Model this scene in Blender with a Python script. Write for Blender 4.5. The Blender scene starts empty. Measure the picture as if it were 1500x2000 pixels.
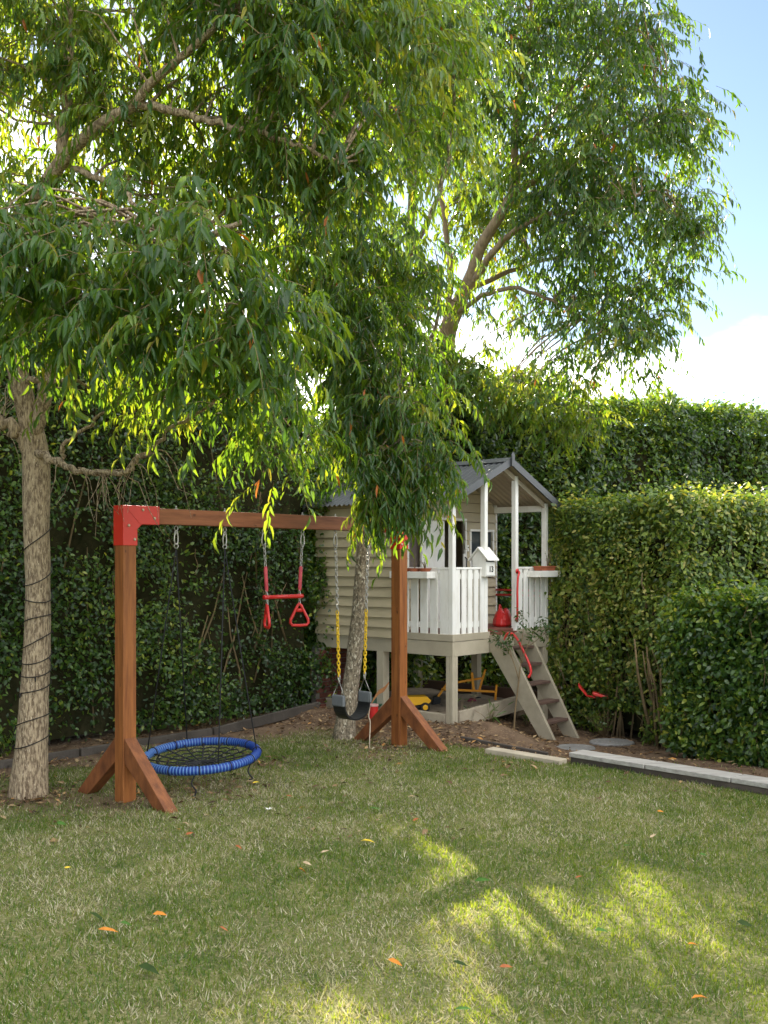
import bpy, bmesh, math, random
import numpy as np
from mathutils import Vector, Matrix, Quaternion

random.seed(7)
RNG = np.random.default_rng(11)
SC = bpy.context.scene
COL = SC.collection

# ------------------------------------------------------------------ camera
CAM_H, FPX, CX, HY = 1.713, 2000.0, 750.0, 1096.0
cam_data = bpy.data.cameras.new("camera")
cam_data.sensor_fit = 'VERTICAL'
cam_data.sensor_height = 36.0
cam_data.sensor_width = 27.0
cam_data.lens = 36.0
cam_data.shift_y = 0.048
cam_data.clip_end = 600.0
cam = bpy.data.objects.new("camera", cam_data)
cam.location = (0, 0, CAM_H)
cam.rotation_euler = (math.radians(90), 0, 0)
COL.objects.link(cam)
SC.camera = cam

# ------------------------------------------------------------------ light
SUN_EL, SUN_AZ = 27.5, -9.5          # degrees; azimuth from +Y towards +X
SKY_STRENGTH = 0.05
SUN_STRENGTH = 5.0
EXPOSURE = 2.0
CLOUD = 28.0
e, a = math.radians(SUN_EL), math.radians(SUN_AZ)
to_sun = Vector((math.sin(a) * math.cos(e), math.cos(a) * math.cos(e), math.sin(e)))
sun_data = bpy.data.lights.new("sun", 'SUN')
sun_data.energy = SUN_STRENGTH
sun_data.angle = math.radians(0.53)
sun_data.color = (1.0, 0.90, 0.72)
sun = bpy.data.objects.new("sun", sun_data)
sun.rotation_euler = (-to_sun).to_track_quat('-Z', 'Y').to_euler()
sun.location = (-3, 12, 14)
COL.objects.link(sun)

world = bpy.data.worlds.new("World")
SC.world = world
world.use_nodes = True
wn, wl = world.node_tree.nodes, world.node_tree.links
wn.clear()
w_out = wn.new("ShaderNodeOutputWorld")
w_bg = wn.new("ShaderNodeBackground")
w_bg.inputs["Strength"].default_value = SKY_STRENGTH
w_sky = wn.new("ShaderNodeTexSky")
w_sky.sky_type = 'NISHITA'
w_sky.sun_disc = False
w_sky.sun_elevation = e
w_sky.sun_rotation = a % (2 * math.pi)
w_sky.air_density = 1.0
w_sky.dust_density = 0.15
w_sky.ozone_density = 1.0
w_tc = wn.new("ShaderNodeTexCoord")
w_sep = wn.new("ShaderNodeSeparateXYZ")
wl.new(w_tc.outputs["Generated"], w_sep.inputs[0])
w_zz = wn.new("ShaderNodeMath"); w_zz.operation = 'MAXIMUM'; w_zz.inputs[1].default_value = 0.0
wl.new(w_sep.outputs["Z"], w_zz.inputs[0])
w_z = wn.new("ShaderNodeMath"); w_z.operation = 'ADD'; w_z.inputs[1].default_value = 0.16
wl.new(w_zz.outputs[0], w_z.inputs[0])
w_div = wn.new("ShaderNodeVectorMath"); w_div.operation = 'DIVIDE'
w_comb = wn.new("ShaderNodeCombineXYZ")
for k in range(3):
    wl.new(w_z.outputs[0], w_comb.inputs[k])
wl.new(w_tc.outputs["Generated"], w_div.inputs[0])
wl.new(w_comb.outputs[0], w_div.inputs[1])
w_noise = wn.new("ShaderNodeTexNoise")
w_noise.inputs["Scale"].default_value = 0.95
w_noise.inputs["Detail"].default_value = 8.0
w_noise.inputs["Roughness"].default_value = 0.55
w_map = wn.new("ShaderNodeMapping")
w_map.inputs["Location"].default_value = (22.0, 21.1, 0.0)  # offset chosen so unseen clouds behind right brighten right-facing sides
wl.new(w_div.outputs[0], w_map.inputs["Vector"])
wl.new(w_map.outputs[0], w_noise.inputs["Vector"])
w_ramp = wn.new("ShaderNodeValToRGB")
w_ramp.color_ramp.elements[0].position = 0.45
w_ramp.color_ramp.elements[1].position = 0.64
w_ramp.color_ramp.interpolation = 'EASE'
wl.new(w_noise.outputs["Fac"], w_ramp.inputs[0])
w_mix = wn.new("ShaderNodeMix"); w_mix.data_type = 'RGBA'
wl.new(w_ramp.outputs["Color"], w_mix.inputs[0])
wl.new(w_sky.outputs[0], w_mix.inputs[6])
w_mix.inputs[7].default_value = (CLOUD, CLOUD * 0.985, CLOUD * 0.96, 1)
wl.new(w_mix.outputs[2], w_bg.inputs["Color"])
wl.new(w_bg.outputs[0], w_out.inputs["Surface"])

SC.view_settings.view_transform = 'Standard'
SC.view_settings.look = 'None'
SC.view_settings.gamma = 1.0
SC.view_settings.use_curve_mapping = False
SC.view_settings.exposure = EXPOSURE
SC.render.engine = 'CYCLES'
SC.cycles.max_bounces = 10
SC.cycles.diffuse_bounces = 5
SC.cycles.transmission_bounces = 6
SC.cycles.glossy_bounces = 3
SC.cycles.use_denoising = True
SC.cycles.sample_clamp_indirect = 6.0

# ------------------------------------------------------------------ helpers
def P(px, py, Y):
    """a measured point of the photograph at a distance Y from the camera plane"""
    return Vector(((px - CX) / FPX * Y, Y, CAM_H - (py - HY) / FPX * Y))

def hash3(ix, iy, iz, seed):
    h = (ix.astype(np.int64) * 374761393 + iy.astype(np.int64) * 668265263 + iz.astype(np.int64) * 2147483647 + seed * 974634777) & 0xFFFFFFFF
    h = ((h ^ (h >> 13)) * 1274126177) & 0xFFFFFFFF
    h = ((h ^ (h >> 16)) * 2246822519) & 0xFFFFFFFF
    return ((h ^ (h >> 15)) & 0xFFFFFF) / float(0xFFFFFF)

def vnoise(p, freq, seed=0):
    q = np.asarray(p, dtype=np.float64) * freq
    i = np.floor(q).astype(np.int64); f = q - i
    f = f * f * (3 - 2 * f)
    r = 0
    for dx in (0, 1):
        for dy in (0, 1):
            for dz in (0, 1):
                w = (f[:, 0] if dx else 1 - f[:, 0]) * (f[:, 1] if dy else 1 - f[:, 1]) * (f[:, 2] if dz else 1 - f[:, 2])
                r = r + w * hash3(i[:, 0] + dx, i[:, 1] + dy, i[:, 2] + dz, seed)
    return r

def sstep(a, b, x):
    t = np.clip((x - a) / (b - a), 0, 1)
    return t * t * (3 - 2 * t)

def nrmz(v):
    return v / np.maximum(np.linalg.norm(v, axis=-1, keepdims=True), 1e-9)

def ground_z(x, y):
    x = np.asarray(x, dtype=np.float64); y = np.asarray(y, dtype=np.float64)
    z = -0.19 * sstep(0.9, 1.9, x) * sstep(8.2, 10.6, y) * (1 - sstep(13.5, 16, y))
    m = np.exp(-(((x - 1.05) / 0.42) ** 2 + ((y - 10.28) / 0.22) ** 2))
    z = z + 0.11 * m
    m2 = np.exp(-(((x + 0.75) / 0.35) ** 2 + ((y - 11.15) / 0.35) ** 2))
    z = z + 0.10 * m2
    pts = np.stack([x.ravel(), y.ravel(), np.zeros(x.size)], 1)
    z = z + (0.03 * (vnoise(pts, 0.7, 3) - 0.5) + 0.012 * (vnoise(pts, 3.1, 4) - 0.5)).reshape(x.shape)
    return z

def gz(x, y):
    return float(ground_z(np.array([x]), np.array([y]))[0])

# --- materials -------------------------------------------------------------
def new_mat(name):
    m = bpy.data.materials.new(name)
    m.use_nodes = True
    n, l = m.node_tree.nodes, m.node_tree.links
    n.clear()
    out = n.new("ShaderNodeOutputMaterial")
    b = n.new("ShaderNodeBsdfPrincipled")
    l.new(b.outputs[0], out.inputs[0])
    return m, n, l, b, out

def M(name, col, col2=None, rough=0.6, scale=6.0, stretch=(1, 1, 1), detail=5.0, lo=0.35, hi=0.7, bump=0.0, bscale=40.0,
      bstretch=None, spec=0.35, metal=0.0, objvar=0.0, speck=None, speck_scale=60.0, speck_lo=0.62, coat=0.0, sstretch=None):
    m, n, l, b, out = new_mat(name)
    tc = n.new("ShaderNodeTexCoord")
    mp = n.new("ShaderNodeMapping"); mp.inputs["Scale"].default_value = stretch
    l.new(tc.outputs["Object"], mp.inputs[0])
    no = n.new("ShaderNodeTexNoise"); no.inputs["Scale"].default_value = scale; no.inputs["Detail"].default_value = detail
    no.inputs["Roughness"].default_value = 0.6
    oi = n.new("ShaderNodeObjectInfo")
    ad = n.new("ShaderNodeVectorMath"); ad.operation = 'MULTIPLY_ADD'
    ad.inputs[1].default_value = (13.7, 7.3, 5.1)
    cmb = n.new("ShaderNodeCombineXYZ")
    for k in range(3): l.new(oi.outputs["Random"], cmb.inputs[k])
    l.new(cmb.outputs[0], ad.inputs[0]); l.new(mp.outputs[0], ad.inputs[2])
    l.new(ad.outputs[0], no.inputs["Vector"])
    rp = n.new("ShaderNodeMapRange"); rp.inputs[1].default_value = lo; rp.inputs[2].default_value = hi
    l.new(no.outputs["Fac"], rp.inputs[0])
    mx = n.new("ShaderNodeMix"); mx.data_type = 'RGBA'
    c2 = col2 if col2 else tuple(c * 0.72 for c in col)
    mx.inputs[6].default_value = (*col, 1); mx.inputs[7].default_value = (*c2, 1)
    l.new(rp.outputs[0], mx.inputs[0])
    cur = mx.outputs[2]
    if speck:
        s = n.new("ShaderNodeTexNoise"); s.inputs["Scale"].default_value = speck_scale; s.inputs["Detail"].default_value = 2
        if sstretch:
            ms = n.new("ShaderNodeMapping"); ms.inputs["Scale"].default_value = sstretch
            l.new(tc.outputs["Object"], ms.inputs[0]); l.new(ms.outputs[0], s.inputs["Vector"])
        else:
            l.new(ad.outputs[0], s.inputs["Vector"])
        sr = n.new("ShaderNodeMapRange"); sr.inputs[1].default_value = speck_lo; sr.inputs[2].default_value = speck_lo + 0.06
        l.new(s.outputs["Fac"], sr.inputs[0])
        mx3 = n.new("ShaderNodeMix"); mx3.data_type = 'RGBA'
        l.new(sr.outputs[0], mx3.inputs[0]); l.new(cur, mx3.inputs[6]); mx3.inputs[7].default_value = (*speck, 1)
        cur = mx3.outputs[2]
    if objvar > 0:
        hv = n.new("ShaderNodeHueSaturation")
        mr = n.new("ShaderNodeMapRange"); mr.inputs[3].default_value = 1 - objvar; mr.inputs[4].default_value = 1 + objvar
        l.new(oi.outputs["Random"], mr.inputs[0]); l.new(mr.outputs[0], hv.inputs["Value"])
        l.new(cur, hv.inputs["Color"]); cur = hv.outputs[0]
    l.new(cur, b.inputs["Base Color"])
    b.inputs["Roughness"].default_value = rough
    b.inputs["Specular IOR Level"].default_value = spec
    b.inputs["Metallic"].default_value = metal
    b.inputs["Coat Weight"].default_value = coat
    if bump > 0:
        mp2 = n.new("ShaderNodeMapping"); mp2.inputs["Scale"].default_value = bstretch or stretch
        l.new(tc.outputs["Object"], mp2.inputs[0])
        n2 = n.new("ShaderNodeTexNoise"); n2.inputs["Scale"].default_value = bscale; n2.inputs["Detail"].default_value = 6
        l.new(mp2.outputs[0], n2.inputs["Vector"])
        bp = n.new("ShaderNodeBump"); bp.inputs["Strength"].default_value = bump; bp.inputs["Distance"].default_value = 0.02
        l.new(n2.outputs["Fac"], bp.inputs["Height"]); l.new(bp.outputs[0], b.inputs["Normal"])
    return m

def leaf_mat(name, stops, tstops, trans=0.4, rough=0.42, spec=0.5):
    """foliage: colour per leaf from the 'tint' attribute, part of the light passing through the blade"""
    m, n, l, b, out = new_mat(name)
    at = n.new("ShaderNodeAttribute"); at.attribute_name = "tint"
    def ramp(st):
        r = n.new("ShaderNodeValToRGB"); cr = r.color_ramp
        cr.elements[0].position = st[0][0]; cr.elements[0].color = (*st[0][1], 1)
        cr.elements[1].position = st[-1][0]; cr.elements[1].color = (*st[-1][1], 1)
        for p, c in st[1:-1]:
            el = cr.elements.new(p); el.color = (*c, 1)
        l.new(at.outputs["Fac"], r.inputs[0])
        return r
    r1, r2 = ramp(stops), ramp(tstops)
    l.new(r1.outputs[0], b.inputs["Base Color"])
    b.inputs["Roughness"].default_value = rough
    b.inputs["Specular IOR Level"].default_value = spec
    t = n.new("ShaderNodeBsdfTranslucent")
    l.new(r2.outputs[0], t.inputs["Color"])
    mx = n.new("ShaderNodeMixShader"); mx.inputs[0].default_value = trans
    l.new(b.outputs[0], mx.inputs[1]); l.new(t.outputs[0], mx.inputs[2])
    l.new(mx.outputs[0], out.inputs[0])
    return m

# --- objects ---------------------------------------------------------------
def tag(o, label=None, cat=None, group=None, kind=None):
    if label: o["label"] = label
    if cat: o["category"] = cat
    if group: o["group"] = group
    if kind: o["kind"] = kind
    return o

def empty(name, loc=(0, 0, 0), rz=0.0, label=None, cat=None, group=None):
    o = bpy.data.objects.new(name, None)
    o.empty_display_size = 0.2
    o.location = loc
    o.rotation_euler = (0, 0, rz)
    COL.objects.link(o)
    return tag(o, label, cat, group)

class MB:
    """collects shapes and links them as one mesh object"""
    def __init__(s):
        s.v, s.f, s.m = [], [], []
        s.cur = 0
    def add(s, vs, fs):
        b = len(s.v)
        s.v.extend([Vector(v) for v in vs])
        for f in fs:
            s.f.append([b + i for i in f]); s.m.append(s.cur)
        return s
    def box(s, lo, hi):
        x0, y0, z0 = lo; x1, y1, z1 = hi
        return s.add([(x0, y0, z0), (x1, y0, z0), (x1, y1, z0), (x0, y1, z0), (x0, y0, z1), (x1, y0, z1), (x1, y1, z1), (x0, y1, z1)],
                     [(3, 2, 1, 0), (4, 5, 6, 7), (0, 1, 5, 4), (1, 2, 6, 5), (2, 3, 7, 6), (3, 0, 4, 7)])
    def bar(s, p0, p1, w, h, up=(0, 0, 1)):
        p0, p1, up = Vector(p0), Vector(p1), Vector(up)
        d = (p1 - p0).normalized()
        sd = d.cross(up)
        if sd.length < 1e-5: sd = d.cross(Vector((0, 1, 0)))
        sd.normalize(); u = sd.cross(d).normalized()
        vs = []
        for p in (p0, p1):
            for a_, b_ in ((-1, -1), (1, -1), (1, 1), (-1, 1)):
                vs.append(p + sd * (a_ * w / 2) + u * (b_ * h / 2))
        return s.add(vs, [(0, 1, 2, 3), (7, 6, 5, 4), (0, 4, 5, 1), (1, 5, 6, 2), (2, 6, 7, 3), (3, 7, 4, 0)])
    def prism(s, poly, axis, t0, t1):
        """polygon in the two other axes, extruded along axis ('x','y','z') from t0 to t1"""
        def pt(a_, b_, t):
            return {'x': (t, a_, b_), 'y': (a_, t, b_), 'z': (a_, b_, t)}[axis]
        n = len(poly)
        vs = [pt(*q, t0) for q in poly] + [pt(*q, t1) for q in poly]
        fs = [tuple(range(n))[::-1], tuple(range(n, 2 * n))] + [(i, (i + 1) % n, n + (i + 1) % n, n + i) for i in range(n)]
        return s.add(vs, fs)
    def tube(s, pts, r, n=8, closed=False, caps=True):
        pts = [Vector(p) for p in pts]
        k = len(pts)
        rs = r if isinstance(r, (list, tuple)) else [r] * k
        prev = None; vs = []
        for i in range(k):
            if closed: d = pts[(i + 1) % k] - pts[i - 1]
            else: d = pts[min(i + 1, k - 1)] - pts[max(i - 1, 0)]
            if d.length < 1e-9: d = Vector((0, 0, 1))
            d.normalize()
            if prev is None:
                u = d.cross(Vector((0, 0, 1)))
                if u.length < 1e-3: u = d.cross(Vector((1, 0, 0)))
            else:
                u = prev - d * prev.dot(d)
                if u.length < 1e-6: u = d.cross(Vector((1, 0, 0)))
            u.normalize(); w = d.cross(u); prev = u
            for j in range(n):
                t = 2 * math.pi * j / n
                vs.append(pts[i] + (u * math.cos(t) + w * math.sin(t)) * rs[i])
        fs = []
        for i in range(k if closed else k - 1):
            i2 = (i + 1) % k
            for j in range(n):
                fs.append((i * n + j, i * n + (j + 1) % n, i2 * n + (j + 1) % n, i2 * n + j))
        if caps and not closed:
            fs.append(tuple(range(n))[::-1]); fs.append(tuple((k - 1) * n + j for j in range(n)))
        return s.add(vs, fs)
    def lathe(s, prof, c=(0, 0, 0), n=16, axis='z'):
        vs, fs = [], []
        for r, h in prof:
            for j in range(n):
                t = 2 * math.pi * j / n
                a_, b_ = r * math.cos(t), r * math.sin(t)
                v = {'z': (a_, b_, h), 'x': (h, a_, b_), 'y': (a_, h, b_)}[axis]
                vs.append((v[0] + c[0], v[1] + c[1], v[2] + c[2]))
        k = len(prof)
        for i in range(k - 1):
            for j in range(n):
                fs.append((i * n + j, i * n + (j + 1) % n, (i + 1) * n + (j + 1) % n, (i + 1) * n + j))
        fs.append(tuple(range(n))[::-1]); fs.append(tuple((k - 1) * n + j for j in range(n)))
        return s.add(vs, fs)
    def build(s, name, mats, parent=None, org=None, smooth=False, bevel=0.0, kind=None, fixn=True):
        me = bpy.data.meshes.new(name)
        o_ = Vector(org) if org is not None else Vector((0, 0, 0))
        me.from_pydata([tuple(v - o_) for v in s.v], [], s.f)
        if not isinstance(mats, (list, tuple)): mats = [mats]
        for m in mats: me.materials.append(m)
        me.polygons.foreach_set("material_index", s.m)
        if fixn:
            bm = bmesh.new(); bm.from_mesh(me)
            bmesh.ops.recalc_face_normals(bm, faces=bm.faces)
            bm.to_mesh(me); bm.free()
        if smooth:
            me.polygons.foreach_set("use_smooth", [True] * len(me.polygons))
        me.update()
        o = bpy.data.objects.new(name, me)
        COL.objects.link(o)
        if parent: o.parent = parent
        if bevel > 0:
            md = o.modifiers.new("bevel", 'BEVEL'); md.width = bevel; md.segments = 2; md.limit_method = 'ANGLE'
            md.angle_limit = math.radians(40); md.harden_normals = False
        if kind: o["kind"] = kind
        return o

def smooth_path(pts, rs=None, sub=4):
    """Catmull-Rom through the points (and radii)"""
    pts = [Vector(p) for p in pts]
    out, ro = [], []
    n = len(pts)
    for i in range(n - 1):
        p0, p1, p2, p3 = pts[max(i - 1, 0)], pts[i], pts[i + 1], pts[min(i + 2, n - 1)]
        for k in range(sub):
            t = k / sub
            out.append(0.5 * ((2 * p1) + (p2 - p0) * t + (2 * p0 - 5 * p1 + 4 * p2 - p3) * t * t + (3 * p1 - p0 - 3 * p2 + p3) * t ** 3))
            if rs: ro.append(rs[i] * (1 - t) + rs[i + 1] * t)
    out.append(pts[-1])
    if rs: ro.append(rs[-1]); return out, ro
    return out

# --- leaves by the thousand --------------------------------------------------
TPL8 = (np.array([(0, 0, 0), (.28, -.46, .10), (.28, 0, .0), (.28, .46, .10), (.66, -.36, .02), (.66, 0, -.07), (.66, .36, .02), (1, 0, -.2)], float),
        np.array([(0, 2, 1), (0, 3, 2), (1, 2, 5), (1, 5, 4), (2, 3, 6), (2, 6, 5), (4, 5, 7), (5, 6, 7)]))
TPL4 = (np.array([(0, 0, 0), (.3, -.5, .03), (.3, .5, .03), (.7, -.38, -.05), (.7, .38, -.05), (1, 0, -.16)], float),
        np.array([(0, 2, 1), (1, 2, 4), (1, 4, 3), (3, 4, 5)]))
TPL2 = (np.array([(0, 0, 0), (.45, -.5, .08), (.45, .5, .08), (1, 0, 0)], float),
        np.array([(0, 3, 1), (0, 2, 3)]))
BLADE = (np.array([(0, -.5, 0), (0, .5, 0), (.55, -.42, .08), (.55, .42, .08), (1, 0, .28)], float),
         np.array([(0, 1, 3), (0, 3, 2), (2, 3, 4)]))

def raw_mesh(name, V, T, tint=None, mat=None, mats=None):
    me = bpy.data.meshes.new(name)
    nv, nt = len(V), len(T)
    me.vertices.add(nv); me.loops.add(nt * 3); me.polygons.add(nt)
    me.vertices.foreach_set("co", np.ascontiguousarray(V, dtype=np.float32).ravel())
    me.loops.foreach_set("vertex_index", np.ascontiguousarray(T, dtype=np.int32).ravel())
    me.polygons.foreach_set("loop_start", np.arange(0, nt * 3, 3, dtype=np.int32))
    me.polygons.foreach_set("loop_total", np.full(nt, 3, dtype=np.int32))
    if tint is not None:
        at = me.attributes.new("tint", 'FLOAT', 'FACE')
        at.data.foreach_set("value", np.ascontiguousarray(tint, dtype=np.float32))
    if mat: me.materials.append(mat)
    me.update(calc_edges=True)
    return me

def leaf_arrays(pos, d, n, ln, wd, tint, tpl):
    tv, tf = tpl
    d = nrmz(d); s = nrmz(np.cross(d, n)); n2 = np.cross(s, d)
    V = (pos[:, None, :] + d[:, None, :] * (tv[None, :, 0:1] * ln[:, None, None])
         + s[:, None, :] * (tv[None, :, 1:2] * wd[:, None, None])
         + n2[:, None, :] * (tv[None, :, 2:3] * ln[:, None, None]))
    N = len(pos); k = len(tv)
    T = (tf[None, :, :] + (np.arange(N) * k)[:, None, None]).reshape(-1, 3)
    return V.reshape(-1, 3), T, np.repeat(tint, len(tf))

def mesh_obj(name, me, parent=None, kind=None):
    o = bpy.data.objects.new(name, me)
    COL.objects.link(o)
    if parent: o.parent = parent
    if kind: o["kind"] = kind
    return o
# ------------------------------------------------------------------ materials
MAT = {}
MAT['pine'] = M("stained_pine_upright", (.33, .118, .032), (.165, .052, .015), rough=.55, scale=5, stretch=(6, 6, .5), bump=.12, bscale=30, speck=(.085, .026, .009), speck_scale=1.0, speck_lo=.685, sstretch=(17, 17, 9))
MAT['pine_h'] = M("stained_pine_lengthwise", (.31, .115, .05), (.16, .055, .024), rough=.6, scale=5, stretch=(.5, 6, 6), bump=.12, bscale=30, speck=(.10, .035, .016), speck_scale=1.0, speck_lo=.685, sstretch=(8, 17, 17))
MAT['pine_dark'] = M("dark_stained_brace", (.25, .088, .030), (.12, .040, .016), rough=.6, scale=5, stretch=(6, 3, 1.5), bump=.12, bscale=30)
MAT['red'] = M("red_bracket_paint", (.62, .035, .018), (.55, .03, .016), rough=.38, scale=3, spec=.5)
MAT['redplastic'] = M("red_plastic", (.60, .025, .02), (.5, .02, .02), rough=.3, scale=4, spec=.5)
MAT['pinkred'] = M("faded_red_sleeve", (.58, .08, .10), (.48, .05, .07), rough=.5, scale=14)
MAT['steel'] = M("galvanised_steel", (.52, .50, .46), (.34, .33, .31), rough=.4, metal=.8, scale=20)
MAT['bolt'] = M("zinc_bolt", (.62, .5, .36), rough=.4, metal=.7)
MAT['yellowchain'] = M("yellow_coated_chain", (.78, .52, .02), (.66, .40, .02), rough=.4, scale=12)
MAT['blackrubber'] = M("black_rubber", (.012, .012, .013), (.022, .022, .022), rough=.45, scale=9)
MAT['greyplastic'] = M("grey_plastic", (.16, .17, .18), rough=.5)
MAT['blue'] = M("blue_sleeve", (.008, .035, .20), (.010, .045, .26), rough=.5, scale=20)
MAT['bluestripe'] = M("pale_blue_stripe", (.10, .22, .46), rough=.5)
MAT['blackrope'] = M("black_rope", (.022, .022, .024), rough=.8)
MAT['taupe'] = M("taupe_weatherboard", (.50, .425, .285), (.43, .365, .245), rough=.6, scale=2.5, stretch=(1, 1, 4), bump=.06, bscale=40, objvar=.06)
MAT['taupe_trim'] = M("taupe_timber", (.45, .40, .30), (.37, .325, .24), rough=.62, scale=4, bump=.08, bscale=30, objvar=.05)
MAT['white'] = M("white_house_paint", (.82, .81, .77), (.64, .61, .54), rough=.5, scale=5.0, stretch=(2, 2, .7), lo=.48, hi=.85, bump=.04, bscale=30, objvar=.04)
MAT['inner'] = M("bare_lining", (.20, .175, .14), rough=.8)
MAT['brownblind'] = M("brown_blind", (.15, .12, .105), (.12, .095, .085), rough=.8, stretch=(8, 8, .5))
MAT['roof'] = M("dark_grey_roof_metal", (.085, .09, .10), (.065, .068, .075), rough=.42, scale=3, metal=.25, spec=.5)
MAT['roofunder'] = M("cream_roof_lining", (.52, .45, .35), (.44, .38, .30), rough=.6)
MAT['deck'] = M("red_brown_deck_oil", (.20, .075, .05), (.13, .05, .035), rough=.6, scale=6, stretch=(.6, 6, 6), bump=.1, objvar=.15)
MAT['stringer'] = M("weathered_taupe_stringer", (.37, .325, .24), (.27, .235, .17), rough=.7, scale=5, bump=.1, bscale=30)
MAT['tread'] = M("worn_brown_tread", (.13, .08, .06), (.08, .05, .038), rough=.75, scale=6, stretch=(.6, 6, 6), bump=.15, objvar=.12)
MAT['terra'] = M("terracotta", (.42, .13, .06), (.30, .09, .045), rough=.8, scale=12)
MAT['glass'] = M("dim_window_glass", (.06, .075, .085), rough=.08, spec=.6)
MAT['black'] = M("black_paint", (.015, .015, .016), rough=.5)
MAT['toyyellow'] = M("yellow_toy_plastic", (.85, .46, .012), (.78, .40, .012), rough=.42, scale=4)
MAT['toyorange'] = M("orange_yellow_metal", (.80, .33, .012), (.70, .27, .012), rough=.5, scale=5)
MAT['maroon'] = M("maroon_hub", (.16, .015, .035), rough=.4)
MAT['pinklid'] = M("pale_pink_lid", (.62, .36, .33), rough=.5)
MAT['green_plastic'] = M("dark_green_plastic", (.02, .10, .055), rough=.4)
MAT['rope_pale'] = M("pale_rope", (.60, .50, .38), rough=.9)
MAT['brick'] = M("dark_red_brick", (.17, .055, .035), (.09, .032, .024), rough=.9, scale=14, bump=.3, objvar=.3)
MAT['mortar'] = M("grey_mortar", (.16, .14, .12), rough=.95)
MAT['sleeper_pale'] = M("weathered_pale_sleeper", (.44, .42, .385), (.27, .255, .23), rough=.9, scale=5, stretch=(.5, 5, 5), bump=.25, bscale=25)
MAT['sleeper_dark'] = M("dark_lower_sleeper", (.10, .08, .065), (.06, .048, .04), rough=.9, scale=6, bump=.2)
MAT['edging'] = M("grey_edging_timber", (.085, .072, .06), (.05, .042, .035), rough=.9, scale=5, bump=.25, objvar=.15)
MAT['sandbeam'] = M("pale_sandpit_timber", (.46, .40, .30), (.33, .28, .21), rough=.8, scale=5, bump=.2)
MAT['darkbeam'] = M("dark_brown_beam", (.09, .05, .032), (.06, .035, .024), rough=.85, scale=5, bump=.2)
MAT['stone'] = M("grey_stepping_stone", (.24, .235, .225), (.16, .155, .145), rough=.9, scale=7, bump=.25, speck=(.32, .31, .30), speck_scale=50)
MAT['sand'] = M("pale_sand", (.34, .275, .20), (.22, .175, .125), rough=.95, scale=6, bump=.5, bscale=18)
MAT['twig'] = M("pale_dry_twig", (.34, .27, .18), (.22, .17, .11), rough=.8)
MAT['stem'] = M("hedge_stem", (.24, .17, .085), (.14, .10, .055), rough=.85, scale=10)
MAT['wire'] = M("dark_wire", (.02, .016, .014), rough=.6)
MAT['bark_tan'] = M("fissured_tan_bark", (.43, .335, .22), (.15, .105, .066), rough=.9, scale=9, stretch=(8, 8, 2.0), lo=.42, hi=.60, bump=1.0, bscale=9, bstretch=(8, 8, 2.2), speck=(.62, .52, .38), speck_scale=20, speck_lo=.64)
MAT['bark_spot'] = M("mottled_grey_bark", (.33, .27, .19), (.12, .095, .065), rough=.9, scale=28, stretch=(2, 2, 1), lo=.40, hi=.60, bump=.6, bscale=22, bstretch=(2, 2, 1), speck=(.60, .54, .42), speck_scale=26, speck_lo=.60)
MAT['bark_grey'] = M("smooth_grey_brown_bark", (.36, .27, .18), (.20, .145, .095), rough=.85, scale=7, stretch=(4, 4, 1.5), bump=.5, bscale=10, bstretch=(5, 5, 1.2))
MAT['frond'] = M("dry_orange_frond", (.42, .20, .075), (.30, .12, .045), rough=.7)

MAT['leaf'] = leaf_mat("tree_leaf",
    [(0, (.009, .034, .009)), (.45, (.026, .082, .012)), (.8, (.085, .160, .018)), (.955, (.20, .25, .03)), (.975, (.45, .30, .02)), (1, (.45, .13, .015))],
    [(0, (.12, .27, .015)), (.45, (.29, .48, .018)), (.8, (.55, .62, .025)), (.955, (.62, .60, .05)), (.975, (.75, .48, .03)), (1, (.70, .22, .02))], trans=.35, rough=.38, spec=.45)
MAT['hedgeleaf'] = leaf_mat("hedge_leaf",
    [(0, (.013, .037, .010)), (.45, (.038, .096, .015)), (.8, (.115, .20, .026)), (1, (.29, .33, .05))],
    [(0, (.10, .22, .02)), (.45, (.26, .40, .02)), (.8, (.46, .54, .03)), (1, (.68, .62, .05))], trans=.36, rough=.33, spec=.6)
MAT['hedgeleaf2'] = leaf_mat("pale_hedge_leaf",
    [(0, (.026, .050, .016)), (.45, (.080, .146, .022)), (.8, (.20, .265, .034)), (1, (.36, .33, .09))],
    [(0, (.10, .2, .02)), (.45, (.24, .36, .03)), (.8, (.46, .5, .04)), (1, (.7, .6, .06))], trans=.34, rough=.4, spec=.5)
MAT['grass'] = leaf_mat("lawn_grass",
    [(0, (.024, .070, .016)), (.35, (.075, .145, .032)), (.6, (.19, .22, .075)), (.8, (.36, .335, .205)), (1, (.60, .55, .40))],
    [(0, (.30, .44, .02)), (.35, (.55, .60, .03)), (.6, (.62, .58, .08)), (.8, (.55, .46, .2)), (1, (.6, .5, .26))], trans=.35, rough=.55, spec=.3)
MAT['litter'] = leaf_mat("leaf_litter",
    [(0, (.05, .03, .018)), (.4, (.13, .075, .04)), (.75, (.28, .18, .09)), (.93, (.42, .31, .17)), (1, (.45, .2, .04))],
    [(0, (.05, .03, .02)), (.4, (.1, .06, .03)), (.75, (.2, .13, .06)), (.93, (.3, .2, .1)), (1, (.4, .18, .04))], trans=.12, rough=.7, spec=.2)
MAT['core'] = M("dark_hedge_core", (.040, .036, .018), (.022, .024, .012), rough=1.0, scale=14, bump=.6, bscale=20, spec=0)  # dark filler colour for the solid hedge cores

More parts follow.
